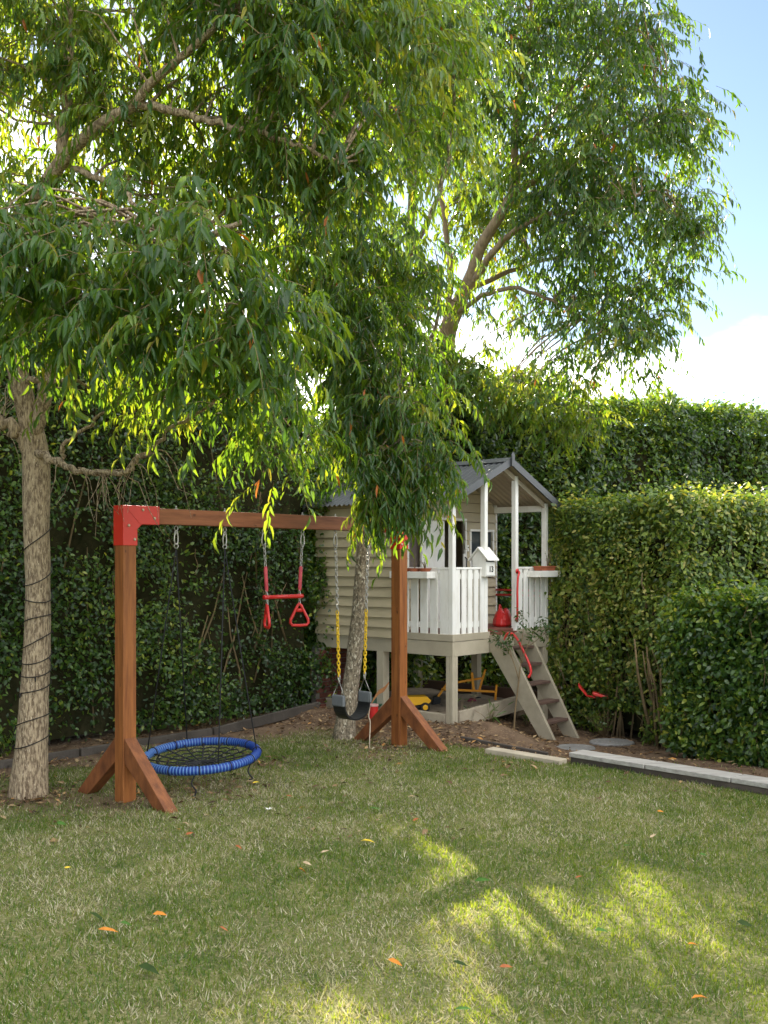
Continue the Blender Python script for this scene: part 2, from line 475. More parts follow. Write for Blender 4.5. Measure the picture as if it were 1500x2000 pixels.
# ------------------------------------------------------------------ ground
LAWN_EDGE = [(-40, 2.0), (-4.2, 6.75), (-2.77, 8.05), (-2.2, 8.65), (-1.5, 9.35), (-.9, 9.85), (-.23, 9.55), (.48, 9.75), (.95, 9.0), (1.5, 8.7), (2.2, 8.5), (2.9, 7.7), (3.6, 6.6), (40, -10)]
def lawn_mask(x, y):
    ex = np.array([q[0] for q in LAWN_EDGE]); ey = np.array([q[1] for q in LAWN_EDGE])
    lim = np.interp(x, ex, ey)
    pts = np.stack([x, y, np.zeros_like(x)], 1)
    wob = (vnoise(pts, 1.6, 21) - .5) * .9 + (vnoise(pts, 5, 22) - .5) * .5
    soft = np.where(x < -.1, .85, .34)
    m = 1 - sstep(-.15, 1.0, (y - lim + wob * soft) / soft)
    for cx_, cy_, r_, k_ in ((-1.35, 7.75, .55, .55), (-.98, 8.58, .24, .85), (-1.85, 7.25, .4, .85), (-2.6, 7.45, .5, .95), (.15, 9.45, .45, .7), (-.1, 8.95, .35, .6), (2.2, 7.9, .5, .35), (1.1, 8.6, .5, .3)):
        m = m * (1 - k_ * np.exp(-(((x - cx_) / r_) ** 2 + ((y - cy_) / (r_ * .8)) ** 2)))
    return m

def axis_coords(lo, hi, step, far):
    inner = np.arange(lo, hi + 1e-6, step)
    out = []
    g, p = step * 1.6, hi
    while p < far:
        p = p + g; g *= 1.45; out.append(p)
    neg = []
    g, p = step * 1.6, lo
    while p > -far:
        p = p - g; g *= 1.45; neg.append(p)
    return np.array(neg[::-1] + list(inner) + out)

xs, ys = axis_coords(-6, 6.5, .07, 260), axis_coords(2.0, 14.0, .07, 260)
GX, GY = np.meshgrid(xs, ys)
GZ = ground_z(GX, GY)
V = np.stack([GX.ravel(), GY.ravel(), GZ.ravel()], 1)
ny, nx = GX.shape
ii = (np.arange(ny - 1)[:, None] * nx + np.arange(nx - 1)[None, :]).ravel()
T = np.concatenate([np.stack([ii, ii + 1, ii + nx + 1], 1), np.stack([ii, ii + nx + 1, ii + nx], 1)])
me = raw_mesh("ground", V, T)
at = me.attributes.new("lawn", 'FLOAT', 'POINT')
at.data.foreach_set("value", lawn_mask(V[:, 0], V[:, 1]).astype(np.float32))
me.polygons.foreach_set("use_smooth", [True] * len(me.polygons))
gm, n, l, b, out = new_mat("soil_and_turf")
tc = n.new("ShaderNodeTexCoord")
def gnoise(scale, det=6):
    q = n.new("ShaderNodeTexNoise"); q.inputs["Scale"].default_value = scale; q.inputs["Detail"].default_value = det
    l.new(tc.outputs["Object"], q.inputs["Vector"]); return q
def gmix(fac, A, B):
    q = n.new("ShaderNodeMix"); q.data_type = 'RGBA'
    l.new(fac, q.inputs[0])
    for i_, c_ in ((6, A), (7, B)):
        if isinstance(c_, tuple): q.inputs[i_].default_value = (*c_, 1)
        else: l.new(c_, q.inputs[i_])
    return q.outputs[2]
def grange(src, lo, hi):
    q = n.new("ShaderNodeMapRange"); q.inputs[1].default_value = lo; q.inputs[2].default_value = hi
    l.new(src, q.inputs[0]); return q.outputs[0]
soil = gmix(grange(gnoise(5).outputs["Fac"], .35, .68), (.16, .105, .065), (.075, .048, .032))
soil = gmix(grange(gnoise(38, 3).outputs["Fac"], .58, .66), soil, (.26, .19, .12))
soil = gmix(grange(gnoise(1.3, 3).outputs["Fac"], .5, .7), soil, (.19, .13, .085))
turf = gmix(grange(gnoise(2.2).outputs["Fac"], .35, .68), (.15, .15, .055), (.075, .09, .03))
turf = gmix(grange(gnoise(60, 2).outputs["Fac"], .5, .7), turf, (.25, .22, .12))
la = n.new("ShaderNodeAttribute"); la.attribute_name = "lawn"
l.new(gmix(la.outputs["Fac"], soil, turf), b.inputs["Base Color"])
b.inputs["Roughness"].default_value = .95
b.inputs["Specular IOR Level"].default_value = .15
bp = n.new("ShaderNodeBump"); bp.inputs["Strength"].default_value = .7; bp.inputs["Distance"].default_value = .03
l.new(gnoise(24, 8).outputs["Fac"], bp.inputs["Height"]); l.new(bp.outputs[0], b.inputs["Normal"])
me.materials.append(gm)
tag(mesh_obj("ground", me), kind='structure')

# lawn: every blade real, thinning out towards the trees and the hedge
def make_grass():
    N = 470000
    y = 3.2 + (10.6 - 3.2) * RNG.random(N) ** 1.25
    hw = .375 * y + .9
    x = (RNG.random(N) * 2 - 1) * hw
    keep = RNG.random(N) < hw / hw.max()
    x, y = x[keep], y[keep]
    m = lawn_mask(x, y)
    pts = np.stack([x, y, np.zeros_like(x)], 1)
    bare = vnoise(pts, 4.5, 31) * .6 + vnoise(pts, 1.7, 32) * .4
    keep = (RNG.random(len(x)) < m * (1 - .55 * sstep(.55, .8, bare)) + .02 * (y < 9.3))
    x, y, pts, m = x[keep], y[keep], pts[keep], m[keep]
    n = len(x)
    pz = ground_z(x, y)
    patch = .55 * vnoise(pts, .9, 41) + .30 * vnoise(pts, 2.6, 42) + .15 * vnoise(pts, 8, 43)
    dry = sstep(.36, .66, patch)
    # the middle band is greener, the foreground and the left drier
    tuft = vnoise(pts, 9, 45)
    straw = RNG.random(n) < (.12 + .42 * dry + .50 * (tuft - .45))
    tint = np.where(straw, .62 + .38 * RNG.random(n), .02 + .46 * RNG.random(n) ** 1.1 + .12 * (dry - .5))
    az = RNG.random(n) * 2 * np.pi
    lean = np.where(straw, .75 + .65 * RNG.random(n), .25 + .95 * RNG.random(n))
    d = np.stack([np.sin(lean) * np.cos(az), np.sin(lean) * np.sin(az), np.cos(lean)], 1)
    nn = np.stack([-np.cos(lean) * np.cos(az), -np.cos(lean) * np.sin(az), np.sin(lean)], 1) + .5 * RNG.normal(size=(n, 3))
    ln = (.017 + .023 * RNG.random(n)) * (.6 + .8 * tuft) * (1 + .25 * (RNG.random(n) > .93))
    wd = (.0030 + .0026 * RNG.random(n)) * (.85 + .04 * y)
    pos = np.stack([x, y, pz - .003], 1)
    V, T, ti = leaf_arrays(pos, d, nn, ln, wd, np.clip(tint, 0, 1), BLADE)
    mesh_obj("grass", raw_mesh("grass", V, T, ti, MAT['grass']), kind='stuff')
    return n
NGRASS = make_grass()

# broad-leaved weeds in the turf
def make_litter():
    """dead leaves, chips and bark under the hedge, the trees and the swings"""
    N = 60000
    x = -4 + 8 * RNG.random(N); y = 6.2 + 6.2 * RNG.random(N)
    m = lawn_mask(x, y)
    pts = np.stack([x, y, np.zeros(N)], 1)
    cl = vnoise(pts, 2.4, 51)
    prob = (1 - m) * (.18 + .9 * sstep(.42, .7, cl)) * np.where(x > 1.9, .4, 1) + .05 * m * (x < .6)
    k = RNG.random(N) < prob * .55
    x, y = x[k], y[k]; n = len(x)
    az = RNG.random(n) * 2 * np.pi
    d = np.stack([np.cos(az), np.sin(az), .3 * RNG.normal(size=n)], 1)
    nn = np.stack([.45 * RNG.normal(size=n), .45 * RNG.normal(size=n), np.ones(n)], 1)
    pos = np.stack([x, y, ground_z(x, y) + .006 + .012 * RNG.random(n)], 1)
    ln = .022 + .06 * RNG.random(n) ** 2; wd = ln * (.25 + .3 * RNG.random(n))
    V, T, ti = leaf_arrays(pos, d, nn, ln, wd, RNG.random(n) ** .9, TPL2)
    mesh_obj("leaf_litter", raw_mesh("leaf_litter", V, T, ti, MAT['litter']), kind='stuff')
make_litter()

# ------------------------------------------------------------------ hedges
def hedge(name, label, p0, p1, thick, hfun, n, lsize, mat, parts=('front', 'top', 'start'), z0=0.0, holes=.0, seed=1, tintbias=0.0, stems=60, tpl=TPL4,
          bulge=.12, group=None, spread=.22, stemlen=.8, front_low=None, start_stems=0, far=0.0, core_top=.26):
    """a clipped hedge: leaves on its outer shell, a dark core and stems inside. p0->p1 is the visible front line; the body lies to the left of p0->p1 ... i.e. away from the camera"""
    rng = np.random.default_rng(seed)
    p0, p1 = np.array(p0, float), np.array(p1, float)
    L = np.linalg.norm(p1 - p0); u = (p1 - p0) / L
    nin = np.array([-u[1], u[0]])
    if nin[1] < 0: nin = -nin                       # inwards = away from the camera
    root = empty(name, ((p0[0] + p1[0]) / 2, (p0[1] + p1[1]) / 2, 0), 0, label, "hedge", group)
    org = np.array(root.location)
    Hm = hfun(np.linspace(0, L, 24)).mean()
    areas = {'front': L * Hm, 'top': L * thick, 'start': thick * Hm, 'end': thick * Hm}
    tot = sum(areas[k] for k in parts)
    PP, NN, TT = [], [], []
    for k in parts:
        c = int(n * areas[k] / tot)
        s = rng.random(c) * L
        if k == 'start': s = np.zeros(c)
        if k == 'end': s = np.full(c, L)
        w = np.zeros(c) if k == 'front' else rng.random(c) * thick
        H = hfun(s)
        z = H.copy() if k == 'top' else z0 + (H - z0) * rng.random(c)
        if k == 'start': z = z + (.30 - (z - z0)).clip(0, .30) * (vnoise(np.stack([w, np.zeros(c), np.zeros(c)], 1), 2.2, seed + 4) > .42)
        if front_low is not None and k == 'front':
            w = w + front_low(s, z)
        pos = np.stack([p0[0] + u[0] * s + nin[0] * w, p0[1] + u[1] * s + nin[1] * w, z], 1)
        nv = {'front': np.array([-nin[0], -nin[1], .15]), 'top': np.array([0, 0, 1.]), 'start': np.array([-u[0], -u[1], .1]), 'end': np.array([u[0], u[1], .1])}[k]
        big = vnoise(pos, 1.1, seed) - .5; mid = vnoise(pos, 3.3, seed + 1) - .5
        dep = rng.exponential(spread, c) * .6
        out_ = bulge * 1.6 * big + bulge * 1.1 * mid - dep + .05
        stray = (rng.random(c) < .02) * rng.random(c) * .16
        pos = pos + nv[None] * (out_ + stray)[:, None]
        if k == 'top':
            pos[:, 2] += np.where(rng.random(c) < .06, rng.random(c) * .18, 0)
        hole = vnoise(pos, 2.1, seed + 5) * .65 + vnoise(pos, 6, seed + 6) * .35
        keep = rng.random(c) > holes * sstep(.50 - (.06 if k == 'start' else 0) * (pos[:, 2] < 1.3), .66, hole) * (k != 'top')
        pos = pos[keep]
        tn = .34 + .55 * (vnoise(pos, .8, seed + 8) - .5) + .3 * (vnoise(pos, 4, seed + 9) - .5) + .27 * rng.normal(size=len(pos)) + tintbias
        tn += .22 * (rng.random(len(pos)) < .12)
        PP.append(pos); NN.append(np.repeat(nv[None], len(pos), 0)); TT.append(tn)
    pos = np.concatenate(PP); nv = np.concatenate(NN); tn = np.concatenate(TT); c = len(pos)
    nn = nrmz(nv + .75 * rng.normal(size=(c, 3)) + np.array([0, 0, .35]))
    d = rng.normal(size=(c, 3)) + .5 * nv + np.array([0, 0, -.1]); d = d - nn * (d * nn).sum(1, keepdims=True)
    ln = lsize * (.65 + .7 * rng.random(c)); wd = ln * (.42 + .16 * rng.random(c))
    Vv, Tt, ti = leaf_arrays(pos - org, d, nn, ln, wd, np.clip(tn, 0, 1), tpl)
    mesh_obj("foliage", raw_mesh("foliage", Vv, Tt, ti, mat), root, 'stuff')
    # added solid dark core that closes the view through the leaf gaps
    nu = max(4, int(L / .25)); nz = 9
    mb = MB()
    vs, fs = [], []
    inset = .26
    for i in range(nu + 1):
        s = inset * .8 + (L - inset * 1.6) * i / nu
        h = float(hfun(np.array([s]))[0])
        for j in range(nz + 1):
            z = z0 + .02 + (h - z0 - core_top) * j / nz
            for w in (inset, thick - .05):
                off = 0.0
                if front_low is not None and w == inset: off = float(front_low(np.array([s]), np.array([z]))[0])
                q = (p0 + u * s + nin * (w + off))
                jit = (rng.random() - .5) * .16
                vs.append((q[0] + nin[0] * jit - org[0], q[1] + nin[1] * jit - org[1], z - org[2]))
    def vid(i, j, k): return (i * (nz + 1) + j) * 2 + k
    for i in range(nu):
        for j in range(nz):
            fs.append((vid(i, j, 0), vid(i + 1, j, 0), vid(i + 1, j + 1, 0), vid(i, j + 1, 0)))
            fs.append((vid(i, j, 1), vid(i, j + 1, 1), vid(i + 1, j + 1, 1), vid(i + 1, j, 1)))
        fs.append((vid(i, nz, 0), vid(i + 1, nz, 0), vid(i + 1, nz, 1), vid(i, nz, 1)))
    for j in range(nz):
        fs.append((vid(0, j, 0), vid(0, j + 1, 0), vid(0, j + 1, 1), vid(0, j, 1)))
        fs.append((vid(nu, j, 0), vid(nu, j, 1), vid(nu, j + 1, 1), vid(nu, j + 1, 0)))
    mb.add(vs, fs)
    mb.build("dark_core", MAT['core'], root)
    # bare stems showing through
    if stems:
        sb = MB()
        for i in range(stems + start_stems):
            at_start = i >= stems
            s = rng.random() * L; h = float(hfun(np.array([s]))[0])
            if i < stems * .45 or (at_start and i < stems + start_stems * .4):
                za = z0; q = p0 + u * s + nin * (.10 + .18 * rng.random()); za = z0 + h * .45 * rng.random() ** 2
                hh = h * (.15 + .3 * rng.random()); r = .006 + .012 * rng.random()
                lean = (rng.random(2) - .5) * .9
            else:
                za = z0 + rng.random() * (h - z0) * .9; q = p0 + u * s + nin * (-.02 + .1 * rng.random()); hh = (.15 + .45 * rng.random()) * stemlen; r = .003 + .004 * rng.random()
                lean = (rng.random(2) - .5) * .9
            off = float(front_low(np.array([s]), np.array([za]))[0]) if front_low is not None else 0
            q = q + nin * off
            if at_start: q = p0 + nin * rng.random() ** 1.3 * thick + u * (-.07 + .20 * rng.random()); za = z0 + (h - z0) * .55 * rng.random()
            if at_start and i % 3 == 0:
                za = z0 - .06; r = .011 + .013 * rng.random(); hh = .5 + .8 * rng.random(); lean = (rng.random(2) - .5) * .5
                q = p0 + nin * (.03 + 1.4 * rng.random()) + u * (-.02 + .12 * rng.random())
            pts = []
            for t in (0, .35, .7, 1):
                g = q + u * (lean[0] * hh * t + (rng.random() - .5) * .09) - nin * (.25 * lean[1] * hh * t)
                pts.append((g[0] - org[0], g[1] - org[1], za + hh * t - org[2]))
            sb.tube(pts, [r, r * .85, r * .65, r * .35], n=4)
        sb.build("stems", MAT['stem'], root, kind='stuff', smooth=True)
    return root
HROT = math.atan2(.75, .661)
HO = Vector((.72, 10.74, 0))
HC, HS = math.cos(HROT), math.sin(HROT)
def H(x, y, z=0.0):
    """a point given in the playhouse's own axes"""
    return Vector((HO.x + HC * x - HS * y, HO.y + HS * x + HC * y, z))
def H2(x, y):
    v = H(x, y); return (v.x, v.y)

def hf(base, amp, seed, fr=.9):
    return lambda s: base + amp * (vnoise(np.stack([s, np.zeros_like(s), np.zeros_like(s)], 1), fr, seed) - .5) + .45 * amp * (vnoise(np.stack([s, np.zeros_like(s), np.zeros_like(s)], 1), fr * 4, seed + 1) - .5)

hedge("hedge", "tall dark boundary hedge behind the swings, left of the cubby house", H2(-13.0, 1.78), H2(-.02, 1.78), .95, lambda s: hf(4.1, .25, 61)(s) - .7 * sstep(12.58, 12.72, s) - .42 * np.exp(-((s - 11.93) / .2) ** 2), 165000, .048, MAT['hedgeleaf'],  # top notched to let sun streaks through; unseen left run blocks sky light
      parts=('front', 'top', 'end'), z0=.05, holes=.9, seed=101, stems=170, tintbias=.0, far=6.7)
hedge("hedge", "tall hedge behind the cubby house with a sunlit top against the sky", (-1.6, 11.95), (10.5, 19.65), 1.1, lambda s: hf(4.0, .35, 71)(s) + .12 - 1.1 * np.exp(-((s - 1.05) / .32) ** 2) - .45 * np.exp(-((s - 2.1) / .28) ** 2) + .34 * np.exp(-((s - 2.95) / .38) ** 2), 150000, .085, MAT['hedgeleaf'],  # hidden dips and hump in the top shaped to steer sun onto the lawn
      parts=('front', 'top'), z0=.0, holes=.55, seed=131, stems=60, bulge=.22, spread=.3, tintbias=.04, tpl=TPL2, core_top=.42)
hedge("hedge", "square clipped pale green hedge standing right of the cubby house porch", (2.95, 10.2), (6.2, 11.78), 2.3, hf(2.35, .07, 81), 104000, .056, MAT['hedgeleaf2'],
      parts=('front', 'top', 'start'), z0=-.15, holes=.66, seed=151, stems=70, bulge=.07, tintbias=.16, start_stems=85, core_top=.4)
low_front = lambda s, z: .10 * np.clip(z - 1.0, 0, 2)
hedge("hedge", "low front hedge with a rounded top behind the pale timber sleeper", (2.66, 9.62), (4.7, 6.0), .95, lambda s: hf(1.40, .12, 91)(s) + .05 * np.clip(s - .8, 0, 2) - .10 * np.exp(-(s / .35) ** 2),
      66000, .058, MAT['hedgeleaf'], parts=('front', 'top', 'start'), z0=-.05, holes=.75, seed=171, stems=130, bulge=.12, tintbias=.16, front_low=low_front)

# ------------------------------------------------------------------ trees
def in_poly(x, y, poly):
    inside = np.zeros(len(x), bool)
    n = len(poly)
    for i in range(n):
        x0, y0 = poly[i]; x1, y1 = poly[(i + 1) % n]
        c = ((y0 > y) != (y1 > y)) & (x < (x1 - x0) * (y - y0) / (y1 - y0 + 1e-9) + x0)
        inside ^= c
    return inside

def edge_dist(x, y, poly):
    dmin = np.full(len(x), 1e9)
    n = len(poly)
    for i in range(n):
        a_ = np.array(poly[i], float); b_ = np.array(poly[(i + 1) % n], float)
        ab = b_ - a_; t = np.clip(((x - a_[0]) * ab[0] + (y - a_[1]) * ab[1]) / (ab @ ab), 0, 1)
        dmin = np.minimum(dmin, np.hypot(x - a_[0] - t * ab[0], y - a_[1] - t * ab[1]))
    return dmin

def lobe_centres(lobe, rng):
    poly, Y, D = lobe['poly'], lobe['Y'], lobe['D']
    px = np.array([q[0] for q in poly]); py = np.array([q[1] for q in poly])
    area = 0.5 * abs(np.dot(px, np.roll(py, -1)) - np.dot(py, np.roll(px, -1))) * (Y / FPX) ** 2
    n = int(lobe['den'] * area)
    X, Yy = [], []
    while len(X) < n:
        a_ = rng.uniform(px.min(), px.max(), 400); b_ = rng.uniform(py.min(), py.max(), 400)
        k = in_poly(a_, b_, poly)
        X += list(a_[k]); Yy += list(b_[k])
    X, Yy = np.array(X[:n]), np.array(Yy[:n])
    ed = np.clip(edge_dist(X, Yy, poly) * (Y / FPX) / max(D, .3), 0, 1)
    dep = Y + D * np.sqrt(ed * (2 - ed)) * rng.uniform(-1, 1, n)
    return np.stack([(X - CX) / FPX * Y, dep, CAM_H - (Yy - HY) / FPX * Y], 1)

def tree_leaves(centres, rng, ns, K, rad, slen, lleaf, tintc, tmp_seed, droop=.55, ratio=.24):
    """sprays round each clump centre: an arching twig with alternate, hanging, lance-shaped leaves"""
    C = np.repeat(centres, ns, 0); S = len(C)
    o = C + rng.normal(size=(S, 3)) * rad * np.array([.6, .6, .5])
    az = rng.random(S) * 2 * np.pi; el = rng.uniform(-.5, .6, S)
    h = np.stack([np.cos(az) * np.cos(el), np.sin(az) * np.cos(el), np.sin(el)], 1)
    L = slen * rng.uniform(.6, 1.25, S)
    dr = droop * rng.uniform(.5, 1.4, S)
    def at(s):                                              # s (S,k)
        p = o[:, None] + h[:, None] * (s * L[:, None])[..., None]
        p[..., 2] -= dr[:, None] * L[:, None] * s ** 2 * 1.15
        return p
    s = (np.arange(K)[None] + .3 + .5 * rng.random((S, K))) / K * .9 + .12
    p = at(s); p2 = at(s + .03)
    tg = nrmz(p2 - p)
    side = nrmz(np.cross(tg, np.array([0, 0, 1.])))
    sg = np.where(np.arange(K) % 2 == 0, 1., -1.)[None, :, None] * np.ones((S, K, 1))
    d = .60 * tg + .48 * side * sg + np.array([0, 0, -.72]) + .27 * rng.normal(size=(S, K, 3))
    n = np.cross(side, tg) + .55 * rng.normal(size=(S, K, 3)) + .35 * side * sg
    d = d.reshape(-1, 3); n = n.reshape(-1, 3); pos = p.reshape(-1, 3); N = len(pos)
    ln = lleaf * rng.uniform(.55, 1.25, N); wd = ln * rng.uniform(ratio * .8, ratio * 1.25, N)
    tn = np.repeat(.40 + .22 * rng.normal(size=S) * .8, K) + .10 * rng.normal(size=N) + .35 * (vnoise(pos, .9, tmp_seed) - .5) + tintc
    tn = np.clip(tn, 0, .9)
    r_ = rng.random(N)
    tn = np.where(r_ > .9975, 1.0, np.where(r_ > .993, .962, tn))
    tw = at(np.array([[0., .4, .75, 1.02]]) * np.ones((S, 1)))
    return pos, d, n, ln, wd, tn, tw

def twig_arrays(tw, r0):
    """three-sided twigs along (S,4,3)"""
    S, k, _ = tw.shape
    tg = nrmz(np.gradient(tw, axis=1))
    u = nrmz(np.cross(tg, np.array([.3, .1, 1.]))); w = np.cross(tg, u)
    rr = r0 * np.array([1., .8, .6, .3])[None, :, None]
    ring = [tw + (u * math.cos(t) + w * math.sin(t)) * rr for t in (0, 2.094, 4.188)]
    V = np.stack(ring, 2).reshape(-1, 3)
    f = []
    for i in range(k - 1):
        for j in range(3):
            a_, b_, c_, d_ = i * 3 + j, i * 3 + (j + 1) % 3, (i + 1) * 3 + (j + 1) % 3, (i + 1) * 3 + j
            f += [(a_, b_, c_), (a_, c_, d_)]
    f = np.array(f)
    T = (f[None] + (np.arange(S) * k * 3)[:, None, None]).reshape(-1, 3)
    return V, T

LEAF_VARIANTS = []
for k in range(9):
    V_, T_ = TPL8
    t_ = .06 + .09 * k if k < 7 else (.962 if k == 7 else 1.0)
    LEAF_VARIANTS.append((t_, raw_mesh("leaf", V_ * np.array([1, 1, 1.]), T_, np.full(len(T_), t_), MAT['leaf'])))

def tree(label, base, trunk, limbs, lobes, bark, seed, group=None, tint=0.0, singles=300, twigs=None):
    rng = np.random.default_rng(seed)
    root = empty("tree", base, 0, label, "tree", group)
    org = np.array(base, float)
    pts, rs = smooth_path(*trunk, sub=5)
    pts, rs = smooth_path(*trunk, sub=10)
    tb = MB().tube(pts, rs, n=28)
    nring = 28
    ph_ = rng.random(4) * 6.28
    for i in range(len(pts)):
        c = pts[i]; hgt = c.z - base.z
        fl = max(0, 1 - hgt / .45) ** 2
        ring = np.array([tb.v[i * nring + j] for j in range(nring)])
        nz_ = vnoise(ring * np.array([1, 1, .45]), 9, seed) - .5; nf = vnoise(ring * np.array([1, 1, .5]), 22, seed + 3) - .5; lump = vnoise(ring, 3.2, seed + 7) - .5
        for j in range(nring):
            a_ = 2 * math.pi * j / nring
            k_ = 1 + .10 * nz_[j] + .06 * nf[j] + .09 * lump[j] + fl * (.035 * math.sin(3 * a_ + ph_[0]) + .07 * math.sin(5 * a_ + ph_[1]))
            tb.v[i * nring + j] = c + (tb.v[i * nring + j] - c) * k_
    tb.build("trunk", bark, root, org=base, smooth=True)
    pts, rs = smooth_path(*trunk, sub=5)
    skel = [np.array(p) for p in pts[len(pts) // 3:]]
    for lp, lr in limbs:
        q, r = smooth_path(lp, lr, sub=5)
        q = [p + Vector(rng.normal(size=3) * .012) * (1 if 0 < i < len(q) - 1 else 0) for i, p in enumerate(q)]
        MB().tube(q, r, n=9).build("limb", bark, root, org=base, smooth=True)
        skel += [np.array(p) for p in q[2:]]
    skel = np.array(skel)
    LV, LT, LTi, off = [], [], [], 0
    near = []
    bm_ = MB()
    TWV, TWT, toff = [], [], 0
    for lb in lobes:
        c = lobe_centres(lb, rng)
        pos, d, n, ln, wd, tn, tw = tree_leaves(c, rng, lb.get('ns', 8), lb.get('K', 13), 1.0 * lb.get('rad', .2), lb.get('slen', .36), lb.get('leaf', .115), tint + lb.get('tint', 0), seed, lb.get('droop', .6), lb.get('ratio', .24))
        zmin = lb.get('zmin')
        tpl = lb.get('tpl', TPL8)
        # the leaves that show largest become objects of their own
        keep = np.ones(len(pos), bool)
        if lb.get('single', 0):
            vis = (np.abs(pos[:, 0] / pos[:, 1]) < .37) & (pos[:, 2] < CAM_H + .53 * pos[:, 1])
            sc = np.where(vis, ln / pos[:, 1], 0)
            idx = np.argsort(-sc)[:lb['single'] * 3]
            idx = rng.permutation(idx)[:lb['single']]
            keep[idx] = False
            for i in idx: near.append((pos[i], d[i], n[i], ln[i], wd[i], tn[i]))
        V_, T_, ti = leaf_arrays(pos[keep] - org, d[keep], n[keep], ln[keep], wd[keep], tn[keep], tpl)
        LV.append(V_); LT.append(T_ + off); LTi.append(ti); off += len(V_)
        v2, t2 = twig_arrays(tw - org, .0026)
        TWV.append(v2); TWT.append(t2 + toff); toff += len(v2)
        for p in c:
            if rng.random() > lb.get('br', .6): continue
            dd = np.linalg.norm(skel - p, axis=1) + .25 * np.maximum(0, skel[:, 2] - p[2])
            s0 = skel[int(np.argmin(dd))]
            if np.linalg.norm(s0 - p) > 2.8: continue
            L_ = np.linalg.norm(p - s0)
            mid1 = s0 * .62 + p * .38 + rng.normal(size=3) * .06 * L_ + np.array([0, 0, .14 * L_])
            mid2 = s0 * .25 + p * .75 + rng.normal(size=3) * .05 * L_ + np.array([0, 0, .12 * L_])
            q = smooth_path([s0 - org, mid1 - org, mid2 - org, p - org], sub=2)
            r0 = .006 + .006 * min(L_, 2)
            bm_.tube(q, [r0 * (1 - .75 * i / (len(q) - 1)) for i in range(len(q))], n=5, caps=False)
    if twigs:
        for q in twigs:
            bm_.tube([Vector(p) - Vector(base) for p in q[0]], q[1], n=4, caps=False)
    if bm_.v: bm_.build("branches", bark, root, smooth=True, kind='stuff', fixn=False)
    mesh_obj("twigs", raw_mesh("twigs", np.concatenate(TWV), np.concatenate(TWT), None, MAT['stem']), root, 'stuff')
    mesh_obj("crown", raw_mesh("crown", np.concatenate(LV), np.concatenate(LT), np.concatenate(LTi), MAT['leaf']), root, 'stuff')
    for p, d, n, ln, wd, tn in near:
        d = Vector(d).normalized(); s_ = d.cross(Vector(n)).normalized(); n2 = s_.cross(d)
        v = min(LEAF_VARIANTS, key=lambda q: abs(q[0] - tn))[1]
        o = bpy.data.objects.new("leaf", v); COL.objects.link(o); o.parent = root
        loc = Vector(p) - Vector(base)
        o.matrix_local = Matrix(((d.x * ln, s_.x * wd, n2.x * ln, loc.x), (d.y * ln, s_.y * wd, n2.y * ln, loc.y), (d.z * ln, s_.z * wd, n2.z * ln, loc.z), (0, 0, 0, 1)))
    return sum(len(x) for x in LT)
# left tree: bark-skinned trunk by the swing post, its crown fills the upper left
def PP_(lst): return [P(*q) for q in lst]
t1_base = P(56, 1552, 7.55); t1_base.z = gz(t1_base.x, t1_base.y)
b1 = t1_base
trunk1 = ([Vector((b1.x, b1.y, b1.z - .05))] + PP_([(57, 1520, 7.55), (62, 1450, 7.55), (68, 1350, 7.55), (72, 1250, 7.55), (74, 1150, 7.55), (71, 1000, 7.55), (69, 900, 7.55), (60, 830, 7.53),
          (40, 750, 7.48), (22, 650, 7.4), (16, 540, 7.3), (45, 450, 7.15), (80, 375, 7.0), (130, 305, 6.85), (200, 242, 6.7), (262, 205, 6.6), (292, 165, 6.5), (350, 115, 6.4), (430, 40, 6.3), (500, -80, 6.2)]),
          [.140, .130, .114, .103, .096, .093, .094, .096, .085, .075, .07, .062, .056, .050, .044, .038, .034, .028, .024, .02, .014])
limbs1 = [
    (PP_([(90, 360, 6.97), (122, 290, 6.95), (130, 150, 6.95), (136, 0, 6.95), (142, -180, 6.95)]), [.05, .042, .038, .034, .024]),
    (PP_([(66, 850, 7.53), (88, 780, 7.45), (100, 720, 7.4), (150, 620, 7.2), (240, 540, 6.95), (350, 480, 6.7), (480, 430, 6.5)]), [.06, .055, .05, .042, .034, .026, .014]),
    (PP_([(64, 890, 7.52), (40, 850, 7.5), (10, 828, 7.45), (-60, 800, 7.4), (-180, 740, 7.2)]), [.06, .052, .047, .04, .03]),
    (PP_([(72, 885, 7.48), (100, 896, 7.4), (130, 906, 7.3), (165, 920, 7.2), (200, 925, 7.1), (240, 918, 7.0), (272, 898, 6.95), (292, 880, 6.9), (330, 840, 6.8), (410, 790, 6.6), (470, 740, 6.5)]),
     [.032, .027, .023, .021, .019, .0175, .016, .014, .012, .010, .007]),
    (PP_([(118, 905, 7.33), (122, 880, 7.3), (140, 855, 7.25), (175, 828, 7.2), (230, 790, 7.1)]), [.018, .016, .014, .012, .007]),
    (PP_([(262, 205, 6.6), (330, 216, 6.55), (400, 238, 6.5), (480, 252, 6.4), (570, 275, 6.3), (660, 320, 6.3)]), [.03, .026, .022, .019, .015, .01]),
    (PP_([(40, 745, 7.48), (80, 742, 7.4), (130, 745, 7.3)]), [.03, .022, .012]),
    (PP_([(140, 330, 6.83), (215, 360, 6.7), (270, 400, 6.6), (330, 470, 6.5), (400, 560, 6.4)]), [.022, .018, .015, .012, .008]),
]
rt = np.random.default_rng(5)
tw1 = []
